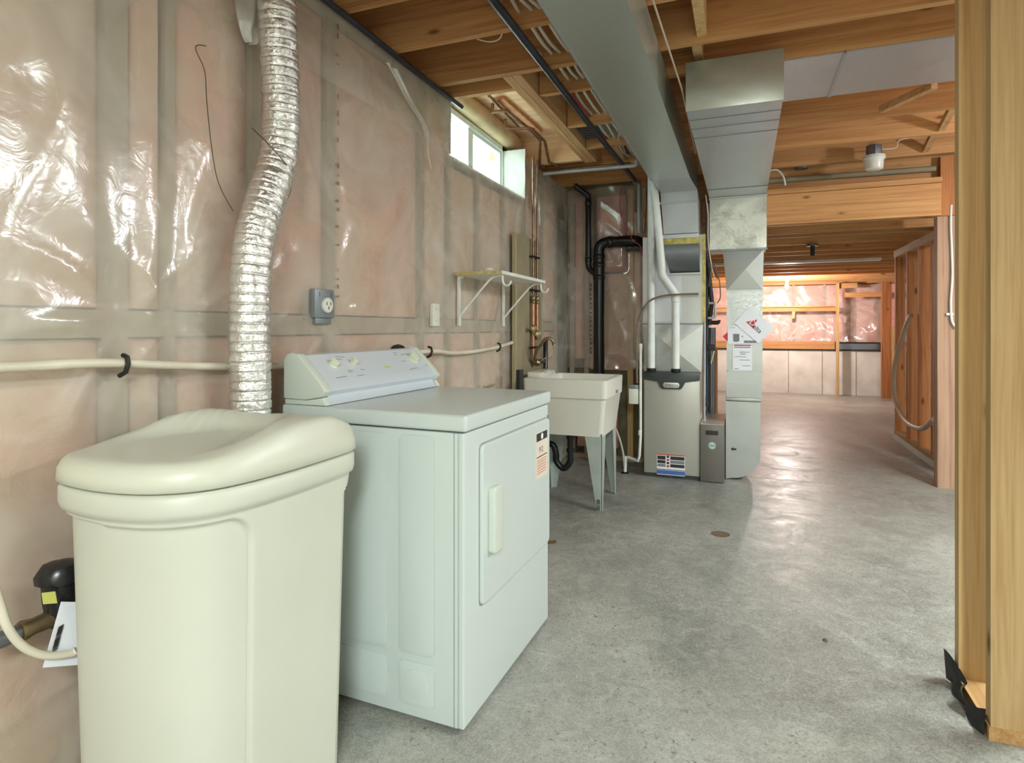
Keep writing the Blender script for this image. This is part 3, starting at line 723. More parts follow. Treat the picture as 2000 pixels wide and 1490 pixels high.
zt, zb, zm0, zm1 = side(800, 849).z, side(800, 1275).z, side(800, 1290).z, side(800, 1375).z
for x0, x1, z0, z1 in ((xA-.20, xA, zb, zt), (xB0, xB1, zb, zt), (xA-.20, xA, zm1, zm0), (xB0, xB1, zm1, zm0)):
    DB(MB().prism(rrect(x0, x1, z0, z1, .02), 'y', -.004, .002), 'side_panel', 'dryer', bevel=.0018)
DB(MB().lathe([(.045, 0), (.045, .0015), (.043, .002)], ((xB0+xB1)/2, -.004, (zm0+zm1)/2), (0,-1,0), 28), 'side_disc', 'dryer')
xs = side(887, 1000).x
DB(MB().box(xs-.001, xs+.001, -.0008, .01, .012, .872), 'side_seam', 'grime', smooth=False)
f0 = front(936, 872); f1 = front(934, 1176)
zt, zb = front(945, 866).z, front(940, 1180).z
dor = DB(MB().prism(rrect(f0.y, DW-.015, zb, zt, .02), 'x', -.004, .012), 'door', 'dryer', bevel=.005, segs=3)
DB(MB().prism(rrect(f0.y-.004, DW-.011, zb-.004, zt+.004, .022), 'x', -.002, .0015), 'door_shade_rim', 'doorshade', dor)  # painted shade: grey rim showing around the door
h0, h1 = front(947, 952), front(964, 1068)
DB(MB().prism(rrect(h0.y, h1.y, h1.z, h0.z, .015), 'x', .010, .034), 'handle', 'dryerp', dor, bevel=.006, segs=3)
DB(MB().prism(rrect(h1.y+.004, h1.y+.012, h1.z+.03, h0.z-.01, .003), 'x', .011, .0138), 'handle_recess', 'console', dor)
for z in (.80, .47): DB(MB().box(-.002, .006, DW-.014, DW-.004, z-.03, z+.03), 'hinge', 'grime', bevel=.002)
s0, s1 = front(1041, 848), front(1063, 918)
def fq(a, b, c, d): return (a, b, c, d)
st = DB(MB().box(.0118, .0132, s0.y, s1.y, s1.z-.01, s0.z+.005), 'energy_label', 'papertan', dor, smooth=False)
sw = s1.y-s0.y; stop = s0.z+.005; sh = stop-(s1.z-.01)
DB(MB().box(.0132, .0136, s0.y+.003, s1.y-.003, stop-.20*sh, stop-.03*sh), 'label_band', 'printblack', st, smooth=False)
DB(MB().lathe([(.012, 0), (.012, .0006)], (.0135, s0.y+sw*.5, stop-.115*sh), (1,0,0), 14), 'label_disc', 'paper', st)
m = MB(); m.text('912', .03, (.0137, s0.y+sw*.42, stop-.40*sh), (0,1,0), (0,0,1)); m.box(.0132, .0136, s0.y+.004, s1.y-.004, stop-.55*sh, stop-.53*sh)
DB(m, 'label_print', 'printblack', st, smooth=False, fixn=False)
m = MB()
for k in range(6): m.box(.0132, .0135, s0.y+.008, s1.y-.010-.004*(k % 3), stop-(.62+.055*k)*sh, stop-(.605+.055*k)*sh)
DB(m, 'label_print', 'orange', st, smooth=False)
prof = [(-.668,.928),(-.668,1.066),(-.660,1.083),(-.64,1.091),(-.618,1.087),(-.535,1.008),(-.512,.985),(-.506,.972),(-.518,.957),(-.512,.942),(-.498,.928)]
con = DB(MB().prism(prof, 'y', .03, DW-.028), 'console', 'console', angle=25)
cap = [(-.672,.945),(-.672,1.07),(-.662,1.090),(-.64,1.098),(-.612,1.093),(-.52,1.004),(-.497,.975),(-.512,.955),(-.58,.943)]
for y0, y1 in ((-.004, .03), (DW-.028, DW+.004)):
    DB(MB().prism(cap, 'y', y0, y1), 'end_cap', 'dryerp', bevel=.006, segs=3)
    DB(MB().prism([(-.668,.927),(-.668,.944),(-.58,.942),(-.514,.953),(-.498,.928)], 'y', y0+.004, y1-.002), 'cap_foot', 'dryerp', bevel=.002)
nrm = Vector((.689, 0, .724)); tgt = Vector((.724, 0, -.689)); wd = Vector((0,1,0))
def slope(px, py):
    o = DMi @ Vector((0, 0, CZ)); d = (DMi.to_3x3() @ Vector(ray(px, py))); P0 = Vector((-.618, 0, 1.087)); t = (P0-o).dot(nrm)/d.dot(nrm); return o+d*t
for (px, py, r, h) in ((651, 712, .017, .014), (690, 710, .012, .016), (806, 700, .024, .016)):
    c = slope(px, py)
    kb = DB(MB().lathe([(r*1.15, -.002), (r*1.15, .002), (r, .004), (r*.92, h), (r*.7, h+.002)], c, nrm, 22), 'knob', 'ivory', con)
    a = c+nrm*(h+.003); DB(MB().bar(a-tgt*r*.85-wd*r*.3, a+tgt*r*.85+wd*r*.3, .007, .010, nrm), 'knob_grip', 'ivory', kb, bevel=.002)
a = slope(690, 699); DB(MB().bar(a-wd*.009, a+wd*.009, .010, .004, nrm), 'switch_mark', 'ivory', con)
a = slope(756, 717); DB(MB().bar(a-wd*.018, a+wd*.018, .010, .003, nrm), 'name_badge', 'yellow', con, bevel=.001)
m = MB()
for (x0, y0, x1, y1) in ((655,696,672,698),(655,701,668,702),(679,723,690,724),(680,726,688,727),(704,721,712,722),(657,738,677,735),(698,734,711,732),(768,689,774,689),(770,693,776,693),(783,693,792,691),(784,706,792,705),(800,722,815,718),(830,712,842,716)):
    a, b = slope(x0, y0), slope(x1, y1); m.bar(a, b, .0022, .0012, nrm)
DB(m, 'console_print', 'grime', con, smooth=False)['kind'] = 'stuff'
# black cap showing above the console (laundry drain cover on the wall)
kc = AX(781, 689, -1.452)
tag(build(MB().lathe([(.035, -.03), (.04, -.008), (.034, .012), (.018, .02)], kc, (1,0,0), 20), 'wall_plug', M['abs']), 'round black plug on the wall just above the dryer console', 'plug')

# ================================================================== FOIL VENT HOSE
hp = smoothpath([(-1.44, 1.50, .16), (-1.425, 1.44, .24), (-1.42, 1.425, .5)]+[AX(px, py, -1.404) for px, py in ((489,760),(487,650),(490,540),(500,455),(524,378),(545,300),(549,220),(546,120),(541,30),(538,-40),(536,-120))]+[Vector((-1.43, 1.51, 2.39))], 16)
arc = [0]
for a, b in zip(hp, hp[1:]): arc.append(arc[-1]+(b-a).length)
fine = []; rad = []; s = 0; i = 0; ph = 0
while s < arc[-1]:
    while i < len(arc)-2 and arc[i+1] < s: i += 1
    t_ = (s-arc[i])/max(1e-6, arc[i+1]-arc[i]); fine.append(hp[i].lerp(hp[i+1], t_)); g_ = abs((s/.029) % 1-.5)*.029; rad.append(.0600-.0042*max(0, 1-g_/.004)); s += .0024
vh = thing('vent_hose', 'silver foil flexible vent hose climbing the wall behind the dryer', 'vent hose', (-1.43, 1.46, .1))
m = MB().tube(fine, rad, 32)
m.v = [q+Vector((noise.noise(q*46), noise.noise(q*46+Vector((9,0,0))), noise.noise(q*60)*.6))*.0030 for q in m.v]
build(m, 'hose', M['foil'], vh, angle=80)
w = smoothpath([AX(402, 90, -1.46), AX(387, 88, -1.455), AX(383, 98, -1.45), AX(400, 140, -1.45), AX(404, 200, -1.45), AX(415, 300, -1.45), AX(428, 360, -1.45), AX(455, 412, -1.45)], 6)
build(MB().tube(w, .0016, 6), 'hanging_wire', M['wire'], vh)
w = smoothpath([AX(492, 250, -1.43), AX(525, 282, -1.352), AX(558, 320, -1.345), AX(572, 345, -1.39), AX(565, 380, -1.44), AX(548, 410, -1.45)], 6)
build(MB().tube(w, .0016, 6), 'hanging_wire', M['wire'], vh)

# ================================================================== WALL FITTINGS
oc = AX(633, 594, WX+.02)
t = thing('dryer_outlet', 'grey steel outlet plate with a round white receptacle on the wall above the dryer', 'outlet', oc-Vector((0,0,.06)))
build(MB().box(WX+.0, WX+.024, oc.y-.056, oc.y+.056, oc.z-.052, oc.z+.056), 'plate', M['outletsteel'], t, bevel=.004)
build(MB().box(WX+.0, WX+.014, oc.y-.04, oc.y+.05, oc.z-.075, oc.z-.05), 'box_edge', M['outletsteel'], t, bevel=.003)
rc = build(MB().lathe([(.029, .0), (.029, .008), (.026, .011)], (WX+.024, oc.y+.008, oc.z-.004), (1,0,0), 24), 'receptacle', M['porcelain'], t)
m = MB()
for a, b in ((-.010, .006), (.012, .006), (.001, -.010)): m.box(WX+.0345, WX+.0356, oc.y+.008+a-.002, oc.y+.008+a+.002, oc.z-.004+b-.006, oc.z-.004+b+.006)
build(m, 'slot', M['printblack'], rc, smooth=False)
for a in (-.030, .038): build(MB().box(WX+.0238, WX+.0246, oc.y+a-.0015, oc.y+a+.0015, oc.z+.028, oc.z+.044), 'screw_slot', M['printblack'], t, smooth=False)
sc_ = AX(849, 615, WX+.012)
t = thing('blank_plate', 'small white rectangular cover plate on the wall left of the shelf', 'cover plate', sc_-Vector((0,0,.06)))
build(MB().box(WX+.004, WX+.022, sc_.y-.038, sc_.y+.038, sc_.z-.058, sc_.z+.058), 'plate', M['whitem'], t, bevel=.003)
for s in (-.03, .03): build(MB().lathe([(.003, 0), (.003, .0012)], (WX+.022, sc_.y, sc_.z+s), (1,0,0), 8), 'screw', M['grime'], t)
# water line along the wall with black clips
t = thing('water_line', 'cream plastic water line clipped along the insulated wall', 'pipe', (-1.48, 2.0, 1.05))
build(MB().tube(smoothpath([(-1.462, -.4, 1.10), (-1.462, .4, 1.10)]+[AX(px, py, -1.460) for px, py in ((60,715),(150,710),(238,709),(320,713))]+[AX(450, 716, -1.479), AX(505, 715, -1.479)]+[AX(px, py, -1.460) for px, py in ((600,712),(700,702),(838,686),(880,689),(920,687),(950,682),(975,677),(1000,669))], 6), .0115, 12), 'pipe', M['pex'], t)
for px, py in ((240,711),(838,686),(973,677)):
    c = AX(px, py, -1.460); m = MB()
    m.tube([(c.x-.012, c.y, c.z-.03), (c.x+.010, c.y, c.z-.02), (c.x+.016, c.y+.002, c.z), (c.x+.010, c.y+.004, c.z+.018), (c.x-.008, c.y+.006, c.z+.022)], .006, 8)
    build(m, 'clip', M['rubber'], t)

# ================================================================== SHELF
zs_ = 1.468; y0, y1 = 2.955, 3.70; xf = -1.20
t = thing('wall_shelf', 'white melamine shelf on hooked white brackets above the laundry sink', 'shelf', (-1.36, 3.33, 1.2))
build(MB().box(WX+.02, xf-.003, y0+.002, y1, zs_, zs_+.018), 'board', M['whitem'], t, smooth=False)
build(MB().box(WX+.02, xf-.003, y0-.001, y0+.002, zs_, zs_+.018), 'raw_edge', M['chip'], t, smooth=False)
build(MB().box(xf-.003, xf, y0, y1, zs_, zs_+.018), 'front_edge', M['whitem'], t, smooth=False)
for y in (y0+.055, y1-.03):
    b = build(MB().box(WX+.012, WX+.026, y-.012, y+.012, 1.19, zs_), 'bracket', M['whitepaint'], t, bevel=.002)
    build(MB().tube(smoothpath([(WX+.028, y, 1.245), (WX+.045, y, 1.27), (xf-.10, y, zs_-.03), (xf-.05, y, zs_-.006), (xf-.02, y, zs_-.006)], 5), .006, 8), 'brace', M['whitepaint'], b)
    build(MB().tube(smoothpath([(xf-.02, y, zs_-.004), (xf-.018, y, zs_-.035), (xf-.006, y, zs_-.056), (xf+.018, y, zs_-.056), (xf+.03, y, zs_-.035)], 5), .006, 8), 'hook', M['whitepaint'], b)
    build(MB().box(WX+.026, WX+.04, y-.012, y+.012, zs_-.012, zs_-.001), 'top_tab', M['whitepaint'], b)
tag(build(MB().lathe([(.016, 0), (.028, .012), (.028, .03), (.016, .042), (.004, .045)], (-1.36, 3.14, zs_+.018), n=18), 'light_bulb_cover', M['porcelain']), 'round white dome lying on the wall shelf', 'dome')
m = MB().tube(smoothpath([(-1.33, 3.02, zs_+.024), (-1.29, 3.05, zs_+.028), (-1.33, 3.09, zs_+.024), (-1.38, 3.05, zs_+.025), (-1.34, 3.0, zs_+.024)], 6), .006, 8)
tag(build(m, 'coiled_cord', M['hose']), 'small coil of beige cord lying on the wall shelf', 'cord')

# ================================================================== PLUMBING BOARD AND PIPES
tag(build(MB().box(WX+.024, WX+.040, 3.851, 4.40, .62, 1.834), 'backer_board', M['plywood'], bevel=.001), 'grey-green plywood backer board behind the copper pipes', 'board')
e_ = tag(build(MB().box(WX+.022, WX+.046, 3.822, 3.850, .60, 1.836), 'furring_strip', M['plyedge'], smooth=False), 'narrow pale wood strip along the edge of the plywood backer board', 'wood strip')
cx = -1.436
ya, yb = 4.140, 4.232
t = thing('copper_supply_pipes', 'pair of copper supply pipes running down the plywood board to the sink faucet', 'pipes', (cx, 4.19, .9))
for y in (ya, yb):
    build(MB().tube([(cx, y, 1.42), (cx, y, 2.43)], .009, 12), 'riser_pipe', M['copperold'], t)
    build(MB().tube([(cx, y, .94 if y == ya else 1.12), (cx, y, 1.36)], .0125, 12), 'copper_pipe', M['copper'], t)
    build(MB().lathe([(.011, 0), (.018, .01), (.018, .02), (.014, .025), (.018, .03), (.018, .05), (.012, .06)], (cx, y, 1.355), n=12), 'coupling', M['brass'], t)
for z in (1.70, 1.455, 1.035): build(MB().box(cx-.016, cx+.014, ya-.03, yb+.03, z-.007, z+.007), 'pipe_clip', M['rubber'], t, bevel=.003)
for y, z, s in ((ya, 1.16, -1), (yb, 1.12, 1)):
    v_ = build(MB().lathe([(.015, -.03), (.02, -.018), (.02, .018), (.015, .03)], (cx, y, z), n=12), 'stop_valve', M['brass'], t)
    build(MB().tube([(cx, y, z), (cx+.02, y-.05, z+.012), (cx+.03, y-.085, z+.016)], [.012,.011,.010], 10), 'valve_stem', M['brass'], v_)
    build(MB().lathe([(.012, -.006), (.022, -.004), (.024, .004), (.012, .008)], (cx+.033, y-.095, z+.018), (.3,-.9,.1), 10), 'valve_handle', M['brass'], v_)
fa = AX(1040, 703, -1.43)
t = thing('sink_faucet', 'brass wall faucet with a swan-neck spout above the laundry sink', 'faucet', (-1.43, 4.19, .93))
build(MB().tube([(-1.435, 4.14, .935), (-1.42, 4.20, .93), (-1.42, 4.33, .925)], [.018,.02,.016], 12), 'faucet_body', M['brass'], t)
build(MB().lathe([(.02, 0), (.026, .01), (.014, .03)], (-1.42, 4.17, .925), (1,0,-.3), 12), 'valve_cap', M['brass'], t)
sp = smoothpath([AX(1044, 700, -1.41), AX(1048, 685, -1.385), AX(1056, 674, -1.35), AX(1066, 662, -1.31), AX(1074, 661, -1.28), AX(1080, 667, -1.26), AX(1082, 674, -1.255)], 6)
build(MB().tube([(-1.42, 4.22, .93)]+sp, [.011]*(len(sp)-2)+[.010, .012, .013], 10), 'spout', M['brass'], t)
for y in (4.20, 4.34): build(MB().bar((-1.40, y, .93), (-1.35, y, .965), .010, .006), 'lever', M['galv'], t, bevel=.002)
sb = AX(1064, 668, -1.462)
tag(build(MB().tube([(-1.462, sb.y, 1.10), (-1.46, sb.y+.01, 1.09), (-1.46, sb.y+.012, .55)], [.006,.019,.019], 12), 'vent_pipe', M['abs']), 'slim dark pipe on the wall directly behind the sink faucet spout', 'pipe')
sp_ = AY(1015, 722, 3.62)
tag(build(MB().tube([(sp_.x, 3.62, 0), (sp_.x, 3.62, sp_.z)], .024, 16), 'standpipe', M['abs']), 'short black drain standpipe between the dryer and the laundry sink', 'pipe')

# ================================================================== LAUNDRY SINK
SX0, SX1, SY0, SY1, SZ = -1.375, -.806, 3.745, 4.30, .845
t = thing('laundry_sink', 'white plastic laundry tub on four grey metal legs', 'sink', ((SX0+SX1)/2, (SY0+SY1)/2, 0))
m = MB(); lv = []
def ring(x0, x1, y0, y1, z, r=.03):
    P = rrect(x0, x1, y0, y1, r, 4); o = len(m.v); m.v += [Vector((a, b, z)) for a, b in P]; return o, len(P)
zb = .475
rs = [ring(SX0+.05, SX1-.04, SY0+.045, SY1-.045, zb), ring(SX0+.012, SX1-.012, SY0+.014, SY1-.014, .715), ring(SX0+.004, SX1-.004, SY0+.004, SY1-.004, .725), ring(SX0, SX1, SY0, SY1, SZ-.004), ring(SX0+.006, SX1-.006, SY0+.006, SY1-.006, SZ), ring(SX0+.10, SX1-.03, SY0+.03, SY1-.03, SZ), ring(SX0+.105, SX1-.035, SY0+.035, SY1-.035, SZ-.01), ring(SX0+.14, SX1-.07, SY0+.08, SY1-.08, zb+.03)]
for (a, n_), (b, _) in zip(rs, rs[1:]):
    for k in range(n_): m.f.append([a+k, a+(k+1) % n_, b+(k+1) % n_, b+k])
m.f.append([rs[0][0]+k for k in range(rs[0][1])][::-1]); m.f.append([rs[-1][0]+k for k in range(rs[-1][1])])
tub = build(m, 'tub', M['sink'], t, angle=35)
m = MB().prism([(SX0, SZ-.004), (SX0+.10, SZ-.004), (SX0+.085, SZ+.028), (SX0, SZ+.034)], 'y', SY0+.10, SY1-.10)
build(m, 'faucet_deck', M['sink'], tub, bevel=.006)
build(MB().box(SX1-.006, SX1+.0008, SY0+.30, SY0+.36, .735, .755), 'maker_mark', M['grime'], tub, smooth=False)
d0 = Vector((SX0+.09, SY0+.2, SZ+.033)); build(MB().bar(d0, d0+Vector((.0, .10, .002)), .02, .008), 'soap_scrap', M['ivory'], tub)
def leg(cx_, cy_, sx, sy):
    # folded-angle leg: two tapering flanges
    x, y = cx_, cy_; m = MB(); th = .003
    for ax in (0, 1):
        a = Vector((-sx, 0, 0)) if ax == 0 else Vector((0, -sy, 0)); nn = Vector((0, -sy, 0)) if ax == 0 else Vector((-sx, 0, 0))
        P = [Vector((x, y, 0))+a*.034, Vector((x, y, 0)), Vector((x+sx*.0, y, zb+.02)), Vector((x, y, zb+.02))+a*.115]
        m.add(P+[q+nn*th for q in P], [(0,1,2,3),(7,6,5,4),(0,1,5,4),(1,2,6,5),(2,3,7,6),(3,0,4,7)])
    l = build(m, 'leg', M['sinkleg'], t, smooth=False)
    b = build(MB().box(x-sx*.012, x-sx*.034, y+sy*.001, y+sy*.003, .004, .075), 'leg_foot', M['galvdark'], l, smooth=False)
    build(MB().lathe([(.006, 0), (.006, .004)], (x-sx*.022, y+sy*.003, .04), (0, sy, 0), 8), 'bolt', M['galv'], l)
for sx in (-1, 1):
    for sy in (-1, 1): leg(SX1-.042 if sx > 0 else SX0+.052, SY0+.047 if sy < 0 else SY1-.047, sx, sy)
t = thing('drain_trap', 'black plastic drain trap hanging under the laundry tub', 'drain trap', (-1.19, 4.02, .1))
build(MB().tube(smoothpath([(-1.12, 4.02, .474), (-1.12, 4.02, .30), (-1.125, 4.02, .245), (-1.17, 4.02, .20), (-1.22, 4.02, .245), (-1.225, 4.02, .30), (-1.25, 4.02, .36), (-1.34, 4.02, .365)], 6), .022, 14), 'trap_pipe', M['abs'], t)
for z in (.42, .33): build(MB().lathe([(.028, -.012), (.03, 0), (.028, .012)], (-1.12, 4.02, z), n=12), 'slip_nut', M['abs'], t)
build(MB().tube([(-1.30, 4.02, .02), (-1.30, 4.02, .39)], .026, 14), 'drop_pipe', M['abs'], t)

# ================================================================== BLACK DRAIN STACK
t = thing('drain_stack', 'tall black plastic drain stack with an elbow beside the insulated alcove wall', 'drain pipe', (-1.19, 5.17, 0))
ys = 5.165
mx = AY(1170, 600, ys).x
build(MB().tube([(mx, ys, 0), (mx, ys, 1.86)], .048, 20), 'stack', M['abs'], t)
e0 = AY(1188, 474, ys)
build(MB().tube(smoothpath([(mx, ys, 1.80), (mx, ys, 1.86), (mx+.02, ys, 1.905), (mx+.075, ys, 1.925), (mx+.14, ys, 1.925), (mx+.30, ys-.02, 1.922), (mx+.34, ys+.02, 1.92), (mx+.355, ys+.07, 1.91)], 6), .048, 18), 'elbow', M['abs'], t)
for z in (1.62, 1.73, 1.80): build(MB().lathe([(.05, -.02), (.054, -.015), (.054, .015), (.05, .02)], (mx, ys, z), n=20), 'collar', M['abs'], t)
for x in (mx+.10, mx+.25): build(MB().lathe([(.05, -.02), (.053, -.015), (.053, .015), (.05, .02)], (x, ys-.005, 1.9245), (1,0,0), 20), 'collar', M['abs'], t)
sx_ = AY(1149, 450, ys).x
build(MB().tube(smoothpath([(mx-.01, ys, 1.64), (sx_+.02, ys, 1.69), (sx_, ys, 1.74), (sx_, ys, 1.85), (sx_, ys, 2.25), (sx_, ys, 2.33), (sx_-.02, ys-.02, 2.36), (-1.38, 5.08, 2.425)], 5), .026, 14), 'vent_branch', M['abs'], t)
for z in (1.78, 2.28): build(MB().lathe([(.028, -.02), (.031, -.016), (.031, .016), (.028, .02)], (sx_, ys, z), n=14), 'collar', M['abs'], t)

# ================================================================== FURNACE
FX0, FX1, FY0, FY1, FZ = -.738, -.313, 4.81, 5.50, .835
t = thing('furnace', 'grey upright gas furnace with a dark top trim and oval nameplate', 'furnace', ((FX0+FX1)/2, 5.1, 0))
build(MB().box(FX0, FX1, FY0+.012, FY1, .03, FZ-.012), 'cabinet', M['furn'], t, bevel=.003)
build(MB().box(FX0+.005, FX1-.005, FY0+.02, FY1-.01, 0, .03), 'base', M['furndark'], t)
dor = build(MB().box(FX0+.003, FX1-.003, FY0, FY0+.011, .036, .765), 'door', M['furn'], t, bevel=.003)
fc = (FX0+FX1)/2
tr = build(MB().prism([(FX0, FZ), (FX1, FZ), (FX1, .775), (fc+.105, .755), (fc+.085, .715), (fc+.07, .700), (fc-.07, .700), (fc-.085, .715), (fc-.105, .755), (FX0, .775)], 'y', FY0-.012, FY0+.0115), 'top_trim', M['furndark'], t, bevel=.003)
build(MB().box(FX0, FX1, FY0+.012, FY1, FZ-.012, FZ), 'top_cover', M['furndark'], t)
bd = build(MB().prism(rrect(fc-.062, fc+.062, .712, .752, .019, 6), 'y', FY0-.016, FY0-.012), 'nameplate', M['badge'], tr, bevel=.001)
build(MB().text('LENNOX', .028, (fc, FY0-.0165, .732), (1,0,0), (0,0,1)), 'lettering', M['printblack'], bd, smooth=False, fixn=False)
l0, l1 = AY(1283, 885, FY0), AY(1338, 932, FY0)
lb = build(MB().box(l0.x, l1.x, FY0-.0015, FY0, l1.z+.006, l0.z), 'warning_label', M['paper'], dor, smooth=False)
H = l0.z-(l1.z+.006); X0, X1 = l0.x, l1.x
def lab(a, b, c, d, mat): build(MB().box(X0+(X1-X0)*a, X0+(X1-X0)*b, FY0-.0021, FY0-.0015, l0.z-H*d, l0.z-H*c), 'label_band', M[mat], lb, smooth=False)
lab(.0, 1, .0, .07, 'orange'); lab(.02, .31, .10, .28, 'printblack'); lab(.48, .98, .10, .26, 'printblack'); lab(.02, .31, .31, .46, 'printblack'); lab(.48, .98, .29, .44, 'grime')
lab(.02, .31, .49, .62, 'grime'); lab(.48, .98, .47, .62, 'printblack'); lab(.0, 1, .78, .97, 'blue'); lab(.0, 1, .73, .76, 'printblack')
for k, c in enumerate(('printblack', 'red', 'printblack', 'red')): lab(.35, .44, .08+.15*k, .18+.15*k, c)
# ---- supply plenum over the furnace
t = thing('supply_plenum', 'shiny galvanised supply plenum standing on top of the furnace', 'duct', (fc, 5.1, FZ))
PX0, PX1, PY = FX0-.012, FX1+.022, 4.83
def pyramid(x0, x1, z0, z1, y, push, dx0=0, dx1=0):
    a = [(x0+dx0, y, z0), (x1+dx1, y, z0), (x1, y, z1), (x0, y, z1)]; c = ((x0+x1)/2, y-push, (z0+z1)/2)
    return MB().add(a+[c], [(0,1,4), (1,2,4), (2,3,4), (3,0,4)])
build(MB().box(PX0, PX1, PY+.001, FY1, 1.212, 1.90), 'upper_box', M['galv'], t, smooth=False)
build(MB().box(PX0+.012, PX1-.02, PY+.001, FY1, FZ+.001, 1.21), 'lower_box', M['galv'], t, smooth=False)
build(pyramid(PX0, PX1, FZ+.002, 1.205, PY-.001, .022, .02, -.01), 'cross_broken_panel', M['galv'], t, smooth=False)
build(MB().box(PX0-.004, PX1+.004, PY-.006, PY+.02, 1.205, 1.215), 'drive_cleat', M['galvdark'], t, smooth=False)
build(MB().box(PX1-.004, PX1+.018, PY-.01, PY+.03, 1.22, 1.90), 'foam_edge', M['foamy'], t, smooth=False)
build(MB().box(PX0+.002, PX1-.16, PY-.003, PY, 1.23, 1.895), 'front_sheet', M['galvb'], t, smooth=False)
# ---- supply trunk under the joists
TX0, TX1, TZ0, TZ1 = -.612, -.35, 2.235, 2.432
t = thing('supply_trunk_duct', 'long rectangular galvanised supply duct hung under the joists leading to the plenum', 'duct', (-.48, 3.0, 1.6))
build(MB().box(TX0, TX1, -1.6, 4.36, TZ0, TZ1), 'trunk', M['galvg'], t, smooth=False)
build(MB().box(TX0-.006, TX0, -1.6, 4.36, TZ0-.006, TZ0+.012), 'edge_seam', M['galv'], t, smooth=False)
build(MB().add([(TX0,4.36,TZ0),(TX1,4.36,TZ0),(TX1,4.36,TZ1),(TX0,4.36,TZ1),(-.60,4.74,TZ0-.01),(-.325,4.74,TZ0-.01),(-.325,4.74,TZ1),(-.60,4.74,TZ1)], [(0,3,2,1),(4,5,6,7),(0,1,5,4),(1,2,6,5),(2,3,7,6),(3,0,4,7)]), 'transition', M['galv'], t, smooth=False)
m = MB(); 
m.add([(-.60,4.742,2.225),(-.325,4.742,2.225),(-.325,5.3,2.225),(-.60,5.3,2.225),(-.575,4.735,1.902),(-.318,4.735,1.902),(-.318,5.3,1.906),(-.575,5.3,1.906)], [(0,1,2,3),(7,6,5,4),(0,4,5,1),(1,5,6,2),(2,6,7,3),(3,7,4,0)])
build(m, 'riser', M['galvb'], t, smooth=False)
build(MB().box(-.606, -.318, 4.728, 4.742, 2.135, 2.15), 'drive_cleat', M['galv'], t, smooth=False)
build(MB().box(-.578, -.314, 4.725, 4.76, 1.865, 1.895), 'flange', M['galvb'], t, smooth=False)
build(MB().box(-.57, -.312, 4.735, 4.82, 1.82, 1.865), 'foam_gasket', M['foamy'], t, smooth=False)
ar = [(4.70, 1.815), (4.694, 1.78), (4.70, 1.73), (4.725, 1.675), (4.765, 1.63), (4.815, 1.605), (4.826, 1.605), (4.826, 1.815)]
m = MB(); n_ = len(ar)
for (y, z) in ar: m.v.append(Vector((-.57+.035*sst(1.815, 1.6, z), y, z)))
for (y, z) in ar: m.v.append(Vector((-.312, y, z)))
m.f += [list(range(n_)), list(range(2*n_-1, n_-1, -1))]+[[i, (i+1) % n_, (i+1) % n_+n_, i+n_] for i in range(n_)]
build(m, 'curved_elbow', M['galvdark'], t, angle=50)
build(MB().box(-.542, -.306, 4.80, 4.829, 1.592, 1.606), 'elbow_cleat', M['galv'], t, smooth=False)
# ---- return duct
RX0, RX1, RZ0, RZ1, RY0, RY1 = -.25, .165, 2.20, 2.42, 2.925, 4.95
t = thing('return_air_duct', 'wide galvanised return duct dropping from the joists to a rounded boot at the floor', 'duct', (0, 4.9, 0))
build(MB().box(RX0, RX1, RY0, RY1, RZ0, RZ1), 'horizontal_run', M['galvb'], t, smooth=False)
build(MB().box(RX0-.004, RX1+.004, RY0-.006, RY0, RZ0-.004, RZ1+.006), 'end_cap', M['galvg'], t, bevel=.002)
for y in (3.06, 3.20, 3.36): build(MB().box(RX0, RX1, y, y+.004, RZ0-.0025, RZ0), 'seam', M['galvdark'], t, smooth=False)
build(MB().box(RX0-.006, RX1+.006, RY1-.30, RY1-.292, RZ0-.004, RZ0), 'seam', M['galvdark'], t, smooth=False)
build(MB().box(RX0+.002, RX1, RY1+.001, RY1+.30, 1.79, RZ1), 'drop_box', M['galvd'], t, smooth=False)
build(MB().box(RX0-.004, RX1+.004, RY1-.014, RY1, RZ0-.016, RZ0-.002), 'drive_cleat', M['galv'], t, smooth=False)
build(MB().box(RX0-.035, RX1+.006, RY1-.008, RY1+.02, 1.778, 1.792), 'drive_cleat', M['galvdark'], t, smooth=False)
BX0, BX1 = -.122, .130
m = MB().add([(RX0+.10,RY1+.004,1.778),(RX1-.02,RY1+.004,1.778),(RX1-.02,RY1+.3,1.778),(RX0+.10,RY1+.3,1.778),(BX0,RY1+.004,1.47),(BX1+.008,RY1+.004,1.47),(BX1+.008,RY1+.3,1.47),(BX0,RY1+.3,1.47)], [(0,1,2,3),(7,6,5,4),(1,5,6,2),(2,6,7,3),(3,7,4,0)])
build(m, 'taper', M['galv'], t, smooth=False)
m = MB().add([(RX0+.10,RY1+.003,1.778),(RX1-.02,RY1+.003,1.778),(BX1+.008,RY1+.003,1.47),(BX0,RY1+.003,1.47),((BX0+BX1)/2+.01,RY1-.022,1.63)], [(0,1,4),(1,2,4),(2,3,4),(3,0,4)])
build(m, 'cross_broken_panel', M['galv'], t, smooth=False)
build(MB().box(BX0, BX1+.006, RY1+.002, RY1+.3, .845, 1.468), 'drop_lower', M['galv'], t, smooth=False)
build(MB().box(BX0-.004, BX1+.008, RY1-.004, RY1+.302, 1.464, 1.472), 'drive_cleat', M['galv'], t, smooth=False)
build(MB().box(BX0+.01, BX1-.01, RY1-.004, RY1+.002, .842, .850), 'drive_cleat', M['galv'], t, smooth=False)
build(MB().box(BX0-.002, BX1-.0, RY1+.0, RY1+.3, .64, .842), 'collar_upper', M['galv'], t, smooth=False)
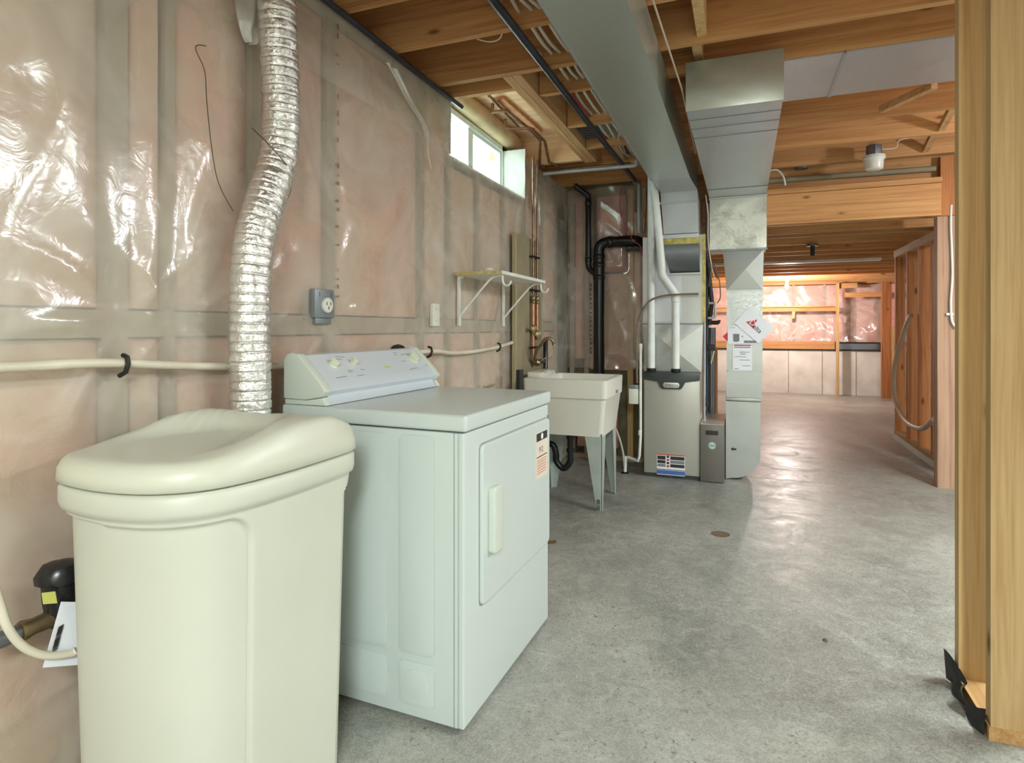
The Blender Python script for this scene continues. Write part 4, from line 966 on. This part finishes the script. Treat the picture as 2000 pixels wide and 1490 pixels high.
build(MB().box(BX0, BX1-.004, RY1-.003, RY1, .745, .75), 'bead', M['galv'], t, smooth=False)
build(MB().box(BX0-.008, BX1-.002, RY1-.01, RY1+.306, .615, .638), 'collar', M['galv'], t, bevel=.002)
bp = [(BX0-.006, .61), (BX1-.008, .61), (BX1-.008, .24)]+[(BX1-.008-.20+.20*math.cos(a), .215-.0+.20*math.sin(a)) for a in [math.radians(-q*9) for q in range(0, 11)]]+[(BX0-.006, .004)]
build(MB().prism(bp, 'y', RY1+.0, RY1+.30), 'boot', M['galv'], t, angle=30)
a0 = AY(1433, 877, RY1-.001)
build(MB().prism([(a0.x-.022, a0.z), (a0.x-.004, a0.z+.016), (a0.x-.004, a0.z+.007), (a0.x+.02, a0.z+.007), (a0.x+.02, a0.z-.007), (a0.x-.004, a0.z-.007), (a0.x-.004, a0.z-.016)], 'y', RY1-.002, RY1+.001), 'arrow_mark', M['printblack'], t, smooth=False)
# ---- sheet-metal panning between the joists
t = thing('joist_panning', 'flat galvanised sheet closing the bay between two joists beside the return duct', 'sheet metal', (.9, 3.4, 2.43))
build(MB().box(.17, .43, 3.085, 3.635, 2.432, 2.4385), 'sheet', M['galvb'], t, smooth=False)
build(MB().box(.434, 2.0, 3.085, 3.635, 2.432, 2.4385), 'sheet', M['galvb'], t, smooth=False)
build(MB().box(.425, .44, 3.08, 3.64, 2.427, 2.432), 'seam', M['galv'], t, smooth=False)
# ---- filter cabinet
t = thing('filter_cabinet', 'dark grey air filter cabinet between the furnace and the return boot', 'filter cabinet', (-.22, 5.1, 0))
build(MB().box(-.309, -.136, 4.795, 5.40, .006, .438), 'body', M['filterbox'], t, bevel=.003)
build(MB().box(-.309, -.136, 4.80, 5.40, .439, .446), 'top', M['furn'], t)
build(MB().box(-.268, -.178, 4.790, 4.7948, .365, .397), 'finger_slot', M['printblack'], t, bevel=.002)
sk = build(MB().lathe([(.027, 0), (.027, .001)], (-.222, 4.7945, .283), (0,-1,0), 20), 'round_sticker', M['mint'], t)
build(MB().box(-.245, -.199, 4.7925, 4.7932, .279, .286), 'sticker_print', M['grime'], sk, smooth=False)

# ---- white PVC pipes at the furnace
yv = 4.775
def pvc(path, label, r=.029, coup=()):
    t = thing('white_pvc_pipe', label, 'pipe', path[0], 'white furnace vent pipes')
    build(MB().tube(path, r, 18), 'pipe', M['pvc'], t)
    for z, x in coup: build(MB().lathe([(r+.001, -.022), (r+.005, -.018), (r+.005, .018), (r+.001, .022)], (x, yv, z), n=18), 'coupling', M['pvc'], t)
    c = path[0]; build(MB().lathe([(r+.004, -.012), (r+.007, -.006), (r+.007, .012), (r+.002, .016)], (c[0], c[1], c[2]+.012), n=18), 'boot', M['rubber'], t)
x1 = AY(1272, 600, yv).x; x2 = AY(1320, 650, yv).x; x3 = AY(1293, 500, yv-.075).x
pvc([(x1, yv, FZ+.001), (x1, yv, 2.52)], 'straight white plastic vent pipe rising from the furnace top to the joists')
pvc(smoothpath([(x2, yv, FZ+.001), (x2, yv, 1.30), (x2, yv, 1.42), (x2-.015, yv, 1.46), (x3+.02, yv-.05, 1.555), (x3, yv-.075, 1.60), (x3-.005, yv-.075, 1.70), (-.637, yv-.07, 2.2), (-.662, yv-.06, 2.43)], 4), 'offset white plastic vent pipe with two angled elbows above the furnace', coup=((1.40, x2),))
tag(build(MB().tube(smoothpath([AY(1364, 574, yv-.05), AY(1330, 575, yv-.05), AY(1300, 577, yv-.05), AY(1275, 584, yv-.045), AY(1258, 600, yv-.04), AY(1247, 625, yv), AY(1244, 660, yv), AY(1244, 748, yv)], 6), .0075, 8), 'drain_tubing', M['tubing']), 'thin brown tubing arching across the front of the furnace plenum', 'tubing')
jb = AY(1240, 770, yv)
t = thing('control_box', 'small white control box hanging on a copper-coloured tube left of the furnace', 'control box', (jb.x, yv, jb.z-.08))
build(MB().box(jb.x-.045, jb.x+.026, yv-.02, yv+.02, jb.z-.075, jb.z+.045), 'box', M['whitem'], t, bevel=.004)
build(MB().box(jb.x-.042, jb.x+.027, yv-.018, yv+.018, jb.z+.045, jb.z+.075), 'box_top', M['outletsteel'], t, bevel=.003)
t = thing('condensate_drain', 'white plastic condensate drain line running down beside the furnace to the floor', 'pipe', AY(1222, 915, 4.8))
P = [AY(1251, 672, 4.78), AY(1251, 850, 4.78), AY(1249, 890, 4.79), AY(1246, 900, 4.80), AY(1228, 893, 4.85), AY(1224, 894, 4.86)]
build(MB().tube(P, .011, 12), 'drain_pipe', M['pvc'], t)
for px, py in ((1251, 676), (1250, 845)): build(MB().lathe([(.013, -.02), (.015, -.016), (.015, .016), (.013, .02)], AY(px, py, 4.78), n=12), 'coupling', M['pvc'], t)
q = AY(1222, 893, 4.86); build(MB().tube([(q.x, 4.86, q.z+.01), (q.x-.005, 4.86, .01)], .013, 12), 'drop', M['pvc'], t)
build(MB().tube(smoothpath([AY(1203, 838, 4.7), AY(1211, 860, 4.78), AY(1217, 885, 4.85), AY(1219, 910, 4.87)], 5), .008, 8), 'clear_tube', M['pex'], t)
build(MB().lathe([(.03, 0), (.032, .006), (.02, .012)], (q.x-.005, 4.86, 0), n=12), 'floor_plug', M['rubber'], t)

# ---- pipes and wires between plenum and return drop
yg = 4.93
t = thing('gas_line', 'black gas line with valve and sediment trap beside the furnace', 'gas pipe', (-.26, yg, .5))
xg = AY(1381, 500, yg).x
build(MB().tube([(xg, yg, .56), (xg, yg, 2.15)], .013, 12), 'pipe', M['black_iron'], t)
build(MB().tube([(xg+.0, yg, 1.22), (xg+.085, yg, 1.22)], .016, 12), 'tee', M['black_iron'], t)
build(MB().tube([(xg+.02, yg-.01, 1.20), (xg+.035, yg-.01, 1.38), (xg+.02, yg-.01, 1.55), (xg-.01, yg-.01, 1.80)], [.012,.018,.016,.01], 12), 'flex_hose', M['rubber'], t)
build(MB().box(xg-.01, xg+.06, yg-.025, yg+.02, 1.00, 1.05), 'valve', M['rubber'], t, bevel=.004)
build(MB().bar((xg+.055, yg-.025, 1.0), (xg+.03, yg-.025, .90), .02, .008), 'valve_lever', M['yellow'], t, bevel=.002)
build(MB().tube([(xg+.035, yg-.01, 1.22), (xg+.09, yg-.01, 1.22), (xg+.092, yg-.01, 1.24)], .011, 8), 'branch', M['black_iron'], t)
t = thing('grey_conduit', 'grey metal conduit with looping leg beside the plenum', 'conduit', (-.29, yg-.05, .7))
xc = AY(1376, 550, yg-.06).x
build(MB().tube([(xc, yg-.06, .45), (xc, yg-.06, 1.80)], .010, 10), 'pipe', M['cablegrey'], t)
build(MB().tube([AY(q, r, yg-.04) for q, r in ((1384,592),(1396,592),(1397,594),(1397,618),(1395,621),(1383,621))], .010, 10), 'loop', M['cablegrey'], t)
build(MB().tube([(xc+.012, yg-.06, .50), (xc+.02, yg-.07, .58), (xc+.008, yg-.06, .66)], .005, 8), 'bx_cable', M['black_iron'], t)
tag(build(MB().tube([AY(1390, 640, 5.6), Vector((AY(1389, 830, 5.6).x, 5.6, 0))], .035, 14), 'grey_post_pipe', M['galvdark']), 'dark grey round pipe standing behind the furnace', 'pipe')
tag(build(MB().box(-.33, -.245, 6.4, 6.44, 0, .98), 'short_stud', M['stud_warm'], smooth=False), 'short orange-brown wooden stud standing behind the filter cabinet', 'stud')
t = thing('control_wiring', 'bundle of thin dark control wires between the plenum and return drop', 'wires', (-.2, yg-.05, 1.2))
for k, (pp, mt) in enumerate(((((1394,515),(1402,535),(1406,555),(1407,580),(1401,592)), 'wire'), (((1378,380),(1383,420),(1383,470),(1390,520),(1396,545)), 'cable'), (((1382,490),(1388,520),(1384,560)), 'wire'), (((1386,505),(1396,530),(1402,545)), 'rubber'))):
    build(MB().tube(smoothpath([AY(a, b, yg-.07+.012*k) for a, b in pp], 6), .0045, 6), 'wire', M[mt], t)

# ---- papers on the return drop
yp = RY1-.012
def quad(c, w, h, ang, y, th=.0015):
    a = math.radians(ang); ux, uz = Vector((math.cos(a), 0, math.sin(a))), Vector((-math.sin(a), 0, math.cos(a)))
    P = [c+ux*sx*w/2+uz*sz*h/2 for sx, sz in ((-1,-1),(1,-1),(1,1),(-1,1))]; P = [Vector((p.x, y, p.z)) for p in P]
    return MB().add(P+[p+Vector((0, th, 0)) for p in P], [(0,1,2,3),(7,6,5,4),(0,1,5,4),(1,2,6,5),(2,3,7,6),(3,0,4,7)]), ux, uz
c3 = AY(1450, 698, yp); w3 = AY(1469, 698, yp).x-AY(1431, 698, yp).x; h3 = AY(1450, 672, yp).z-AY(1450, 723, yp).z
t = thing('certificate_sheet', 'lowest white form with a purple heading taped to the return duct', 'paper', c3-Vector((0,0,h3/2)))
q, ux, uz = quad(c3, w3, h3, 0, yp+.008); build(q, 'sheet', M['paper'], t, smooth=False)
def rule(t_, c, u, v, w, h, mat, y): 
    build(MB().box(c.x+u-w/2, c.x+u+w/2, y-.0008, y, c.z+v-h/2, c.z+v+h/2), 'print', M[mat], t_, smooth=False)
rule(t, c3, 0, h3*.46, w3*.88, .008, 'purple', yp+.008); rule(t, c3, 0, h3*.385, w3*.84, .006, 'purple', yp+.008)
for k, (u, v, w, mt) in enumerate(((0,.2,.3,'printblack'),(.02,.13,.28,'printblack'),(.25,.2,.25,'grime'),(-.1,.02,.6,'grime'),(.1,-.1,.55,'grime'),(-.3,-.44,.2,'printblack'),(.2,-.32,.4,'grime'))):
    rule(t, c3, u*w3, v*h3, w*w3, .004, mt, yp+.008)
c2 = AY(1450, 654, yp)
t = thing('manual_booklet', 'white booklet cover with a grey furnace picture taped to the return duct', 'paper', c2-Vector((0,0,.08)))
q, ux, uz = quad(c2, AY(1480, 654, yp).x-AY(1422, 654, yp).x, AY(1450, 637, yp).z-AY(1450, 672, yp).z, 0, yp+.003); build(q, 'cover', M['paper'], t, smooth=False)
i0, i1 = AY(1432, 652, yp), AY(1444, 668, yp)
build(MB().prism([(i0.x, i1.z+.006), ((i0.x+i1.x)/2, i1.z), (i1.x, i1.z+.008), (i1.x, i0.z), (i0.x, i0.z)], 'y', yp+.0018, yp+.003), 'picture', M['grime'], t, smooth=False)
r0_, r1_ = AY(1453, 665, yp), AY(1477, 670, yp)
build(MB().box(r0_.x, r1_.x, yp+.002, yp+.003, r1_.z, r0_.z), 'title_bar', M['grime'], t, smooth=False)
rule(t, c2, -.075, .055, .045, .006, 'mint', yp+.003); rule(t, c2, .0, -.012, .01, .008, 'grime', yp+.003)
c1 = AY(1473, 635, yp)
t = thing('company_flyer', 'tilted white flyer with a red triangle logo taped to the return duct', 'paper', c1-Vector((0,0,.12)))
ang = -42; q, ux, uz = quad(c1, .235, .165, ang, yp-.002); build(q, 'card', M['paper'], t, smooth=False)
L0 = AY(1474, 636, yp)
def lp(u, v): p = L0+ux*u+uz*v; return Vector((p.x, yp-.0032, p.z))
tri = [lp(-.075, -.03), lp(.0, -.03), lp(-.03, .038)]
tri = [AY(1457, 628.5, yp), AY(1479, 624, yp), AY(1472, 642, yp)]
tri = [Vector((p.x, yp-.003, p.z)) for p in tri]
build(MB().add(tri+[p+Vector((0,.001,0)) for p in tri], [(0,1,2),(5,4,3),(0,1,4,3),(1,2,5,4),(2,0,3,5)]), 'red_triangle', M['red'], t, smooth=False)
dd = AY(1470, 631, yp); dd = Vector((dd.x, yp-.0042, dd.z))
build(MB().text('D', .062, dd, ux, uz), 'initial', M['paper'], t, smooth=False, fixn=False)
ee = AY(1479, 642.5, yp); ee = Vector((ee.x, yp-.0045, ee.z))
build(MB().text('elta', .05, ee, ux, uz), 'lettering', M['printblack'], t, smooth=False, fixn=False)
rc_ = [AY(1411, 657, yp), AY(1422, 648, yp), AY(1422, 668, yp)]; rc_ = [Vector((p.x, yp+.006, p.z)) for p in rc_]
tag(build(MB().add(rc_+[p+Vector((0,.001,0)) for p in rc_], [(0,1,2),(5,4,3),(0,1,4,3),(1,2,5,4),(2,0,3,5)]), 'red_card', M['red'], smooth=False), 'red card corner sticking out behind the papers on the return duct', 'card')

# ================================================================== PIPES AND CABLES UNDER THE JOISTS
t = thing('black_gas_pipe', 'long black iron gas pipe slung under the joists beside the supply duct', 'gas pipe', (-.87, 3.5, 2.40))
build(MB().tube([(-.885, -1.6, 2.418), (-.882, 2.066, 2.418), (-.875, 3.5, 2.418), (-.85, 5.10, 2.418)], .018, 14), 'pipe', M['black_iron'], t)
build(MB().lathe([(.018, -.03), (.026, -.02), (.026, .02), (.018, .03)], (-.85, 5.10, 2.418), (0,1,0), 14), 'union', M['galv'], t)
ge = AY(1248, 400, 5.14)
build(MB().tube([(-.85, 5.10, 2.418), (ge.x, 5.14, 2.40), (ge.x, 5.14, 1.985)], .016, 12), 'drop_pipe', M['cablegrey'], t)
g2 = AY(1257, 400, 5.13); tag(build(MB().tube([(g2.x+.03, 5.12, 2.42), (g2.x, 5.13, 1.985)], .010, 10), 'copper_drop', M['copperold']), 'thin copper pipe dropping beside the grey gas drop behind the white vent pipes', 'pipe')
tag(build(MB().box(-.94, -.77, 5.125, 5.16, 1.835, 1.862), 'pipe_shelf', M['rubber'], smooth=False), 'short black bracket at the foot of the gas drop above the plenum', 'bracket')
GC = 'electrical cables through the joists'
def cable(x, z, mat, label, wob, y0=1.2, y1=4.66, r=.0078):
    P = []; js = [y for y in (1.6, 2.005, 2.376, 2.79, 3.11, 3.66, 4.14, 4.66) if y0 <= y <= y1]
    for i, y in enumerate(js):
        P += [(x+random.uniform(-wob, wob), y-JT, z), (x+random.uniform(-wob, wob)*.6, y+.01, z)]
        if i < len(js)-1: P.append((x+random.uniform(-wob, wob), (y+js[i+1])/2, z-random.uniform(.004, .022)))
    tag(build(MB().tube(smoothpath(P, 4), r, 8), 'electrical_cable', M[mat]), label, 'cable', GC)
cable(-.925, 2.505, 'cable', 'cream cable through the joists right beside the black gas pipe', .012, y1=2.79)
cable(-.868, 2.500, 'cable', 'cream cable through the joists, second from the black gas pipe', .012)
cable(-.825, 2.498, 'cable', 'cream cable through the joists, third from the black gas pipe', .010)
cable(-.782, 2.497, 'cable', 'cream cable through the joists nearest the supply duct', .006)
cable(-.752, 2.510, 'cablered', 'red cable through the joists tight against the supply duct', .006)
cable(-.898, 2.490, 'cablered', 'slack red cable through the joists above the black gas pipe', .012, y0=3.1)
tag(build(MB().tube(smoothpath([(-.96, 2.378, 2.47), (-.98, 2.39, 2.43), (-1.03, 2.395, 2.425), (-1.09, 2.39, 2.445)], 6), .003, 6), 'cable_loop', M['cable']), 'short loop of cream wire hanging under the first joists left of the gas pipe', 'cable')
# pipes in the window bay
zb_ = 2.53; yb_ = 4.345
t = thing('bay_copper_pipe', 'copper pipe with a sideways jog in the ceiling bay by the window, nearer the window', 'pipe', (-1.3, 3.7, 2.4), 'copper pipes in the window bay')
A = [AZ(988,231,zb_+.06), AZ(987,250,zb_), AZ(1033,251,zb_)]; A[0].x = A[1].x; A[0].y = A[1].y
build(MB().tube(A+[AZ(1055,274,zb_), AY(1054,322,yb_), Vector((AY(1056,332,yb_).x, 4.43, 2.43))], .011, 10), 'pipe', M['copperold'], t)
t = thing('bay_copper_pipe', 'copper pipe with a sideways jog in the ceiling bay by the window, nearer the trimmer', 'pipe', (-1.3, 3.5, 2.4), 'copper pipes in the window bay')
A = [AZ(962,205,zb_+.09), AZ(962,219,zb_+.035), AZ(991,216,zb_+.035)]; A[0].x = A[1].x; A[0].y = A[1].y
build(MB().tube(A+[AZ(1029,248,zb_+.035), AZ(1040,252,zb_+.035), AZ(1064,276,zb_+.035), AY(1073,317,yb_), Vector((AY(1085,328,yb_).x, 4.45, 2.43))], .011, 10), 'pipe', M['copperold'], t)
tag(build(MB().tube([AZ(955,187,zb_+.085), AZ(1012,248,zb_+.085)], .011, 10), 'bay_straight_pipe', M['copperold']), 'straight copper pipe along the top of the window bay', 'pipe')
tag(build(MB().tube([(-1.46, 4.46, 2.386), (-1.44, 4.46, 2.386), (-.752, 4.48, 2.386), (-.745, 4.48, 2.392), (-.745, 4.48, 2.47)], .014, 12), 'cold_water_pipe', M['cablegrey']), 'pale horizontal water pipe crossing under the joists past the trimmer end', 'pipe')
tag(build(MB().tube([(-1.36, 4.54, 2.425), (-.90, 4.56, 2.43), (-.80, 4.56, 2.43)], .010, 10), 'hot_water_pipe', M['copperold']), 'slim copper pipe just behind the pale crossing water pipe', 'pipe')
t = thing('floor_register_boot', 'metal register boot with a grille set between joists by the gas pipe', 'register', (-.93, 4.0, 2.44))
build(MB().box(-1.02, -.80, 3.70, 4.09, 2.50, 2.64), 'boot', M['galv'], t, smooth=False)
for k in range(7): build(MB().box(-1.02, -.90, 3.74+k*.05, 3.765+k*.05, 2.485, 2.498), 'slat', M['galvdark'], t, smooth=False)
tag(build(MB().tube(smoothpath([AZ(1224,305,2.45), AZ(1216,285,2.46), AZ(1208,268,2.47), AZ(1213,258,2.47), AZ(1222,262,2.46)], 5), .006, 8), 'armoured_cable', M['cablegrey']), 'grey armoured cable bending down beside the supply duct edge', 'cable')
tag(build(MB().tube(smoothpath([AY(1214, 360, 5.1), AY(1211, 385, 5.1), AY(1213, 420, 5.1), AY(1228, 450, 5.1), AY(1236, 470, 5.09), AY(1250, 480, 5.08), AY(1254, 500, 5.07)], 6), .0045, 6), 'red_wire', M['cablered']), 'thin red wire hanging in front of the pink pillow of insulation', 'wire')
tag(build(MB().tube([(.30-.27, 5.28, 2.37), (1.33, 5.27, 2.36)], .022, 14), 'grey_drain_pipe', M['plywood']), 'grey pipe lying above the wooden beam across the passage', 'pipe')
tag(build(MB().tube(smoothpath([AY(1500, 334, 5.12), AY(1518, 332, 5.12), AY(1530, 345, 5.12), AY(1534, 362, 5.13)], 6), .006, 8), 'white_cable', M['pvc']), 'white cable curling from the return duct over the beam', 'cable')
tag(build(MB().tube([(-.335, -.5, 2.40), (-.31, 2.2, 2.38), (-.27, 2.9, 2.30), (-.285, 4.0, 2.30)], .004, 6), 'thermostat_wire', M['hose']), 'thin tan wire running along the right side of the supply duct', 'wire')
# cable on the post and the hose looped in the far partition
t = thing('post_cable', 'white cable stapled down the face of the purple-grey corner post', 'cable', (1.45, 5.24, 1.2))
build(MB().tube(smoothpath([AY(1858, 400, 5.24), AY(1857, 440, 5.24), AY(1859, 490, 5.24), AY(1860, 540, 5.235), AY(1857, 590, 5.235), AY(1859, 625, 5.235), AY(1867, 640, 5.235)], 6), .008, 8), 'cable', M['pvc'], t)
build(MB().box(AY(1848, 613, 5.24).x, AY(1862, 613, 5.24).x, 5.236, 5.246, AY(1850, 616, 5.24).z, AY(1850, 611, 5.24).z), 'staple', M['pvc'], t, bevel=.002)
tag(build(MB().tube(smoothpath([(1.47, 6.60, 1.30), (1.46, 6.80, 1.15), (1.45, 7.10, .85), (1.45, 7.20, .60), (1.46, 7.12, .40), (1.47, 6.85, .28), (1.475, 6.5, .26), (1.475, 6.2, .30), (1.475, 5.9, .42)], 8), .022, 10), 'flexible_hose', M['hose']), 'beige flexible hose looping down through the far stud partition', 'hose')
# crumbs on the floor
d_ = AZ(1612, 1251); tag(build(MB().lathe([(.004, 0), (.010, .002), (.007, .006), (.002, .008)], d_, n=7), 'wood_chip', M['debris']), 'small brown chip lying on the concrete in the passage', 'debris')
d_ = AZ(1076, 1061); tag(build(MB().bar(d_+Vector((-.02, -.01, .006)), d_+Vector((.025, .015, .008)), .014, .010), 'leaf_scrap', M['debris']), 'brown scrap on the floor beside the dryer front', 'debris')
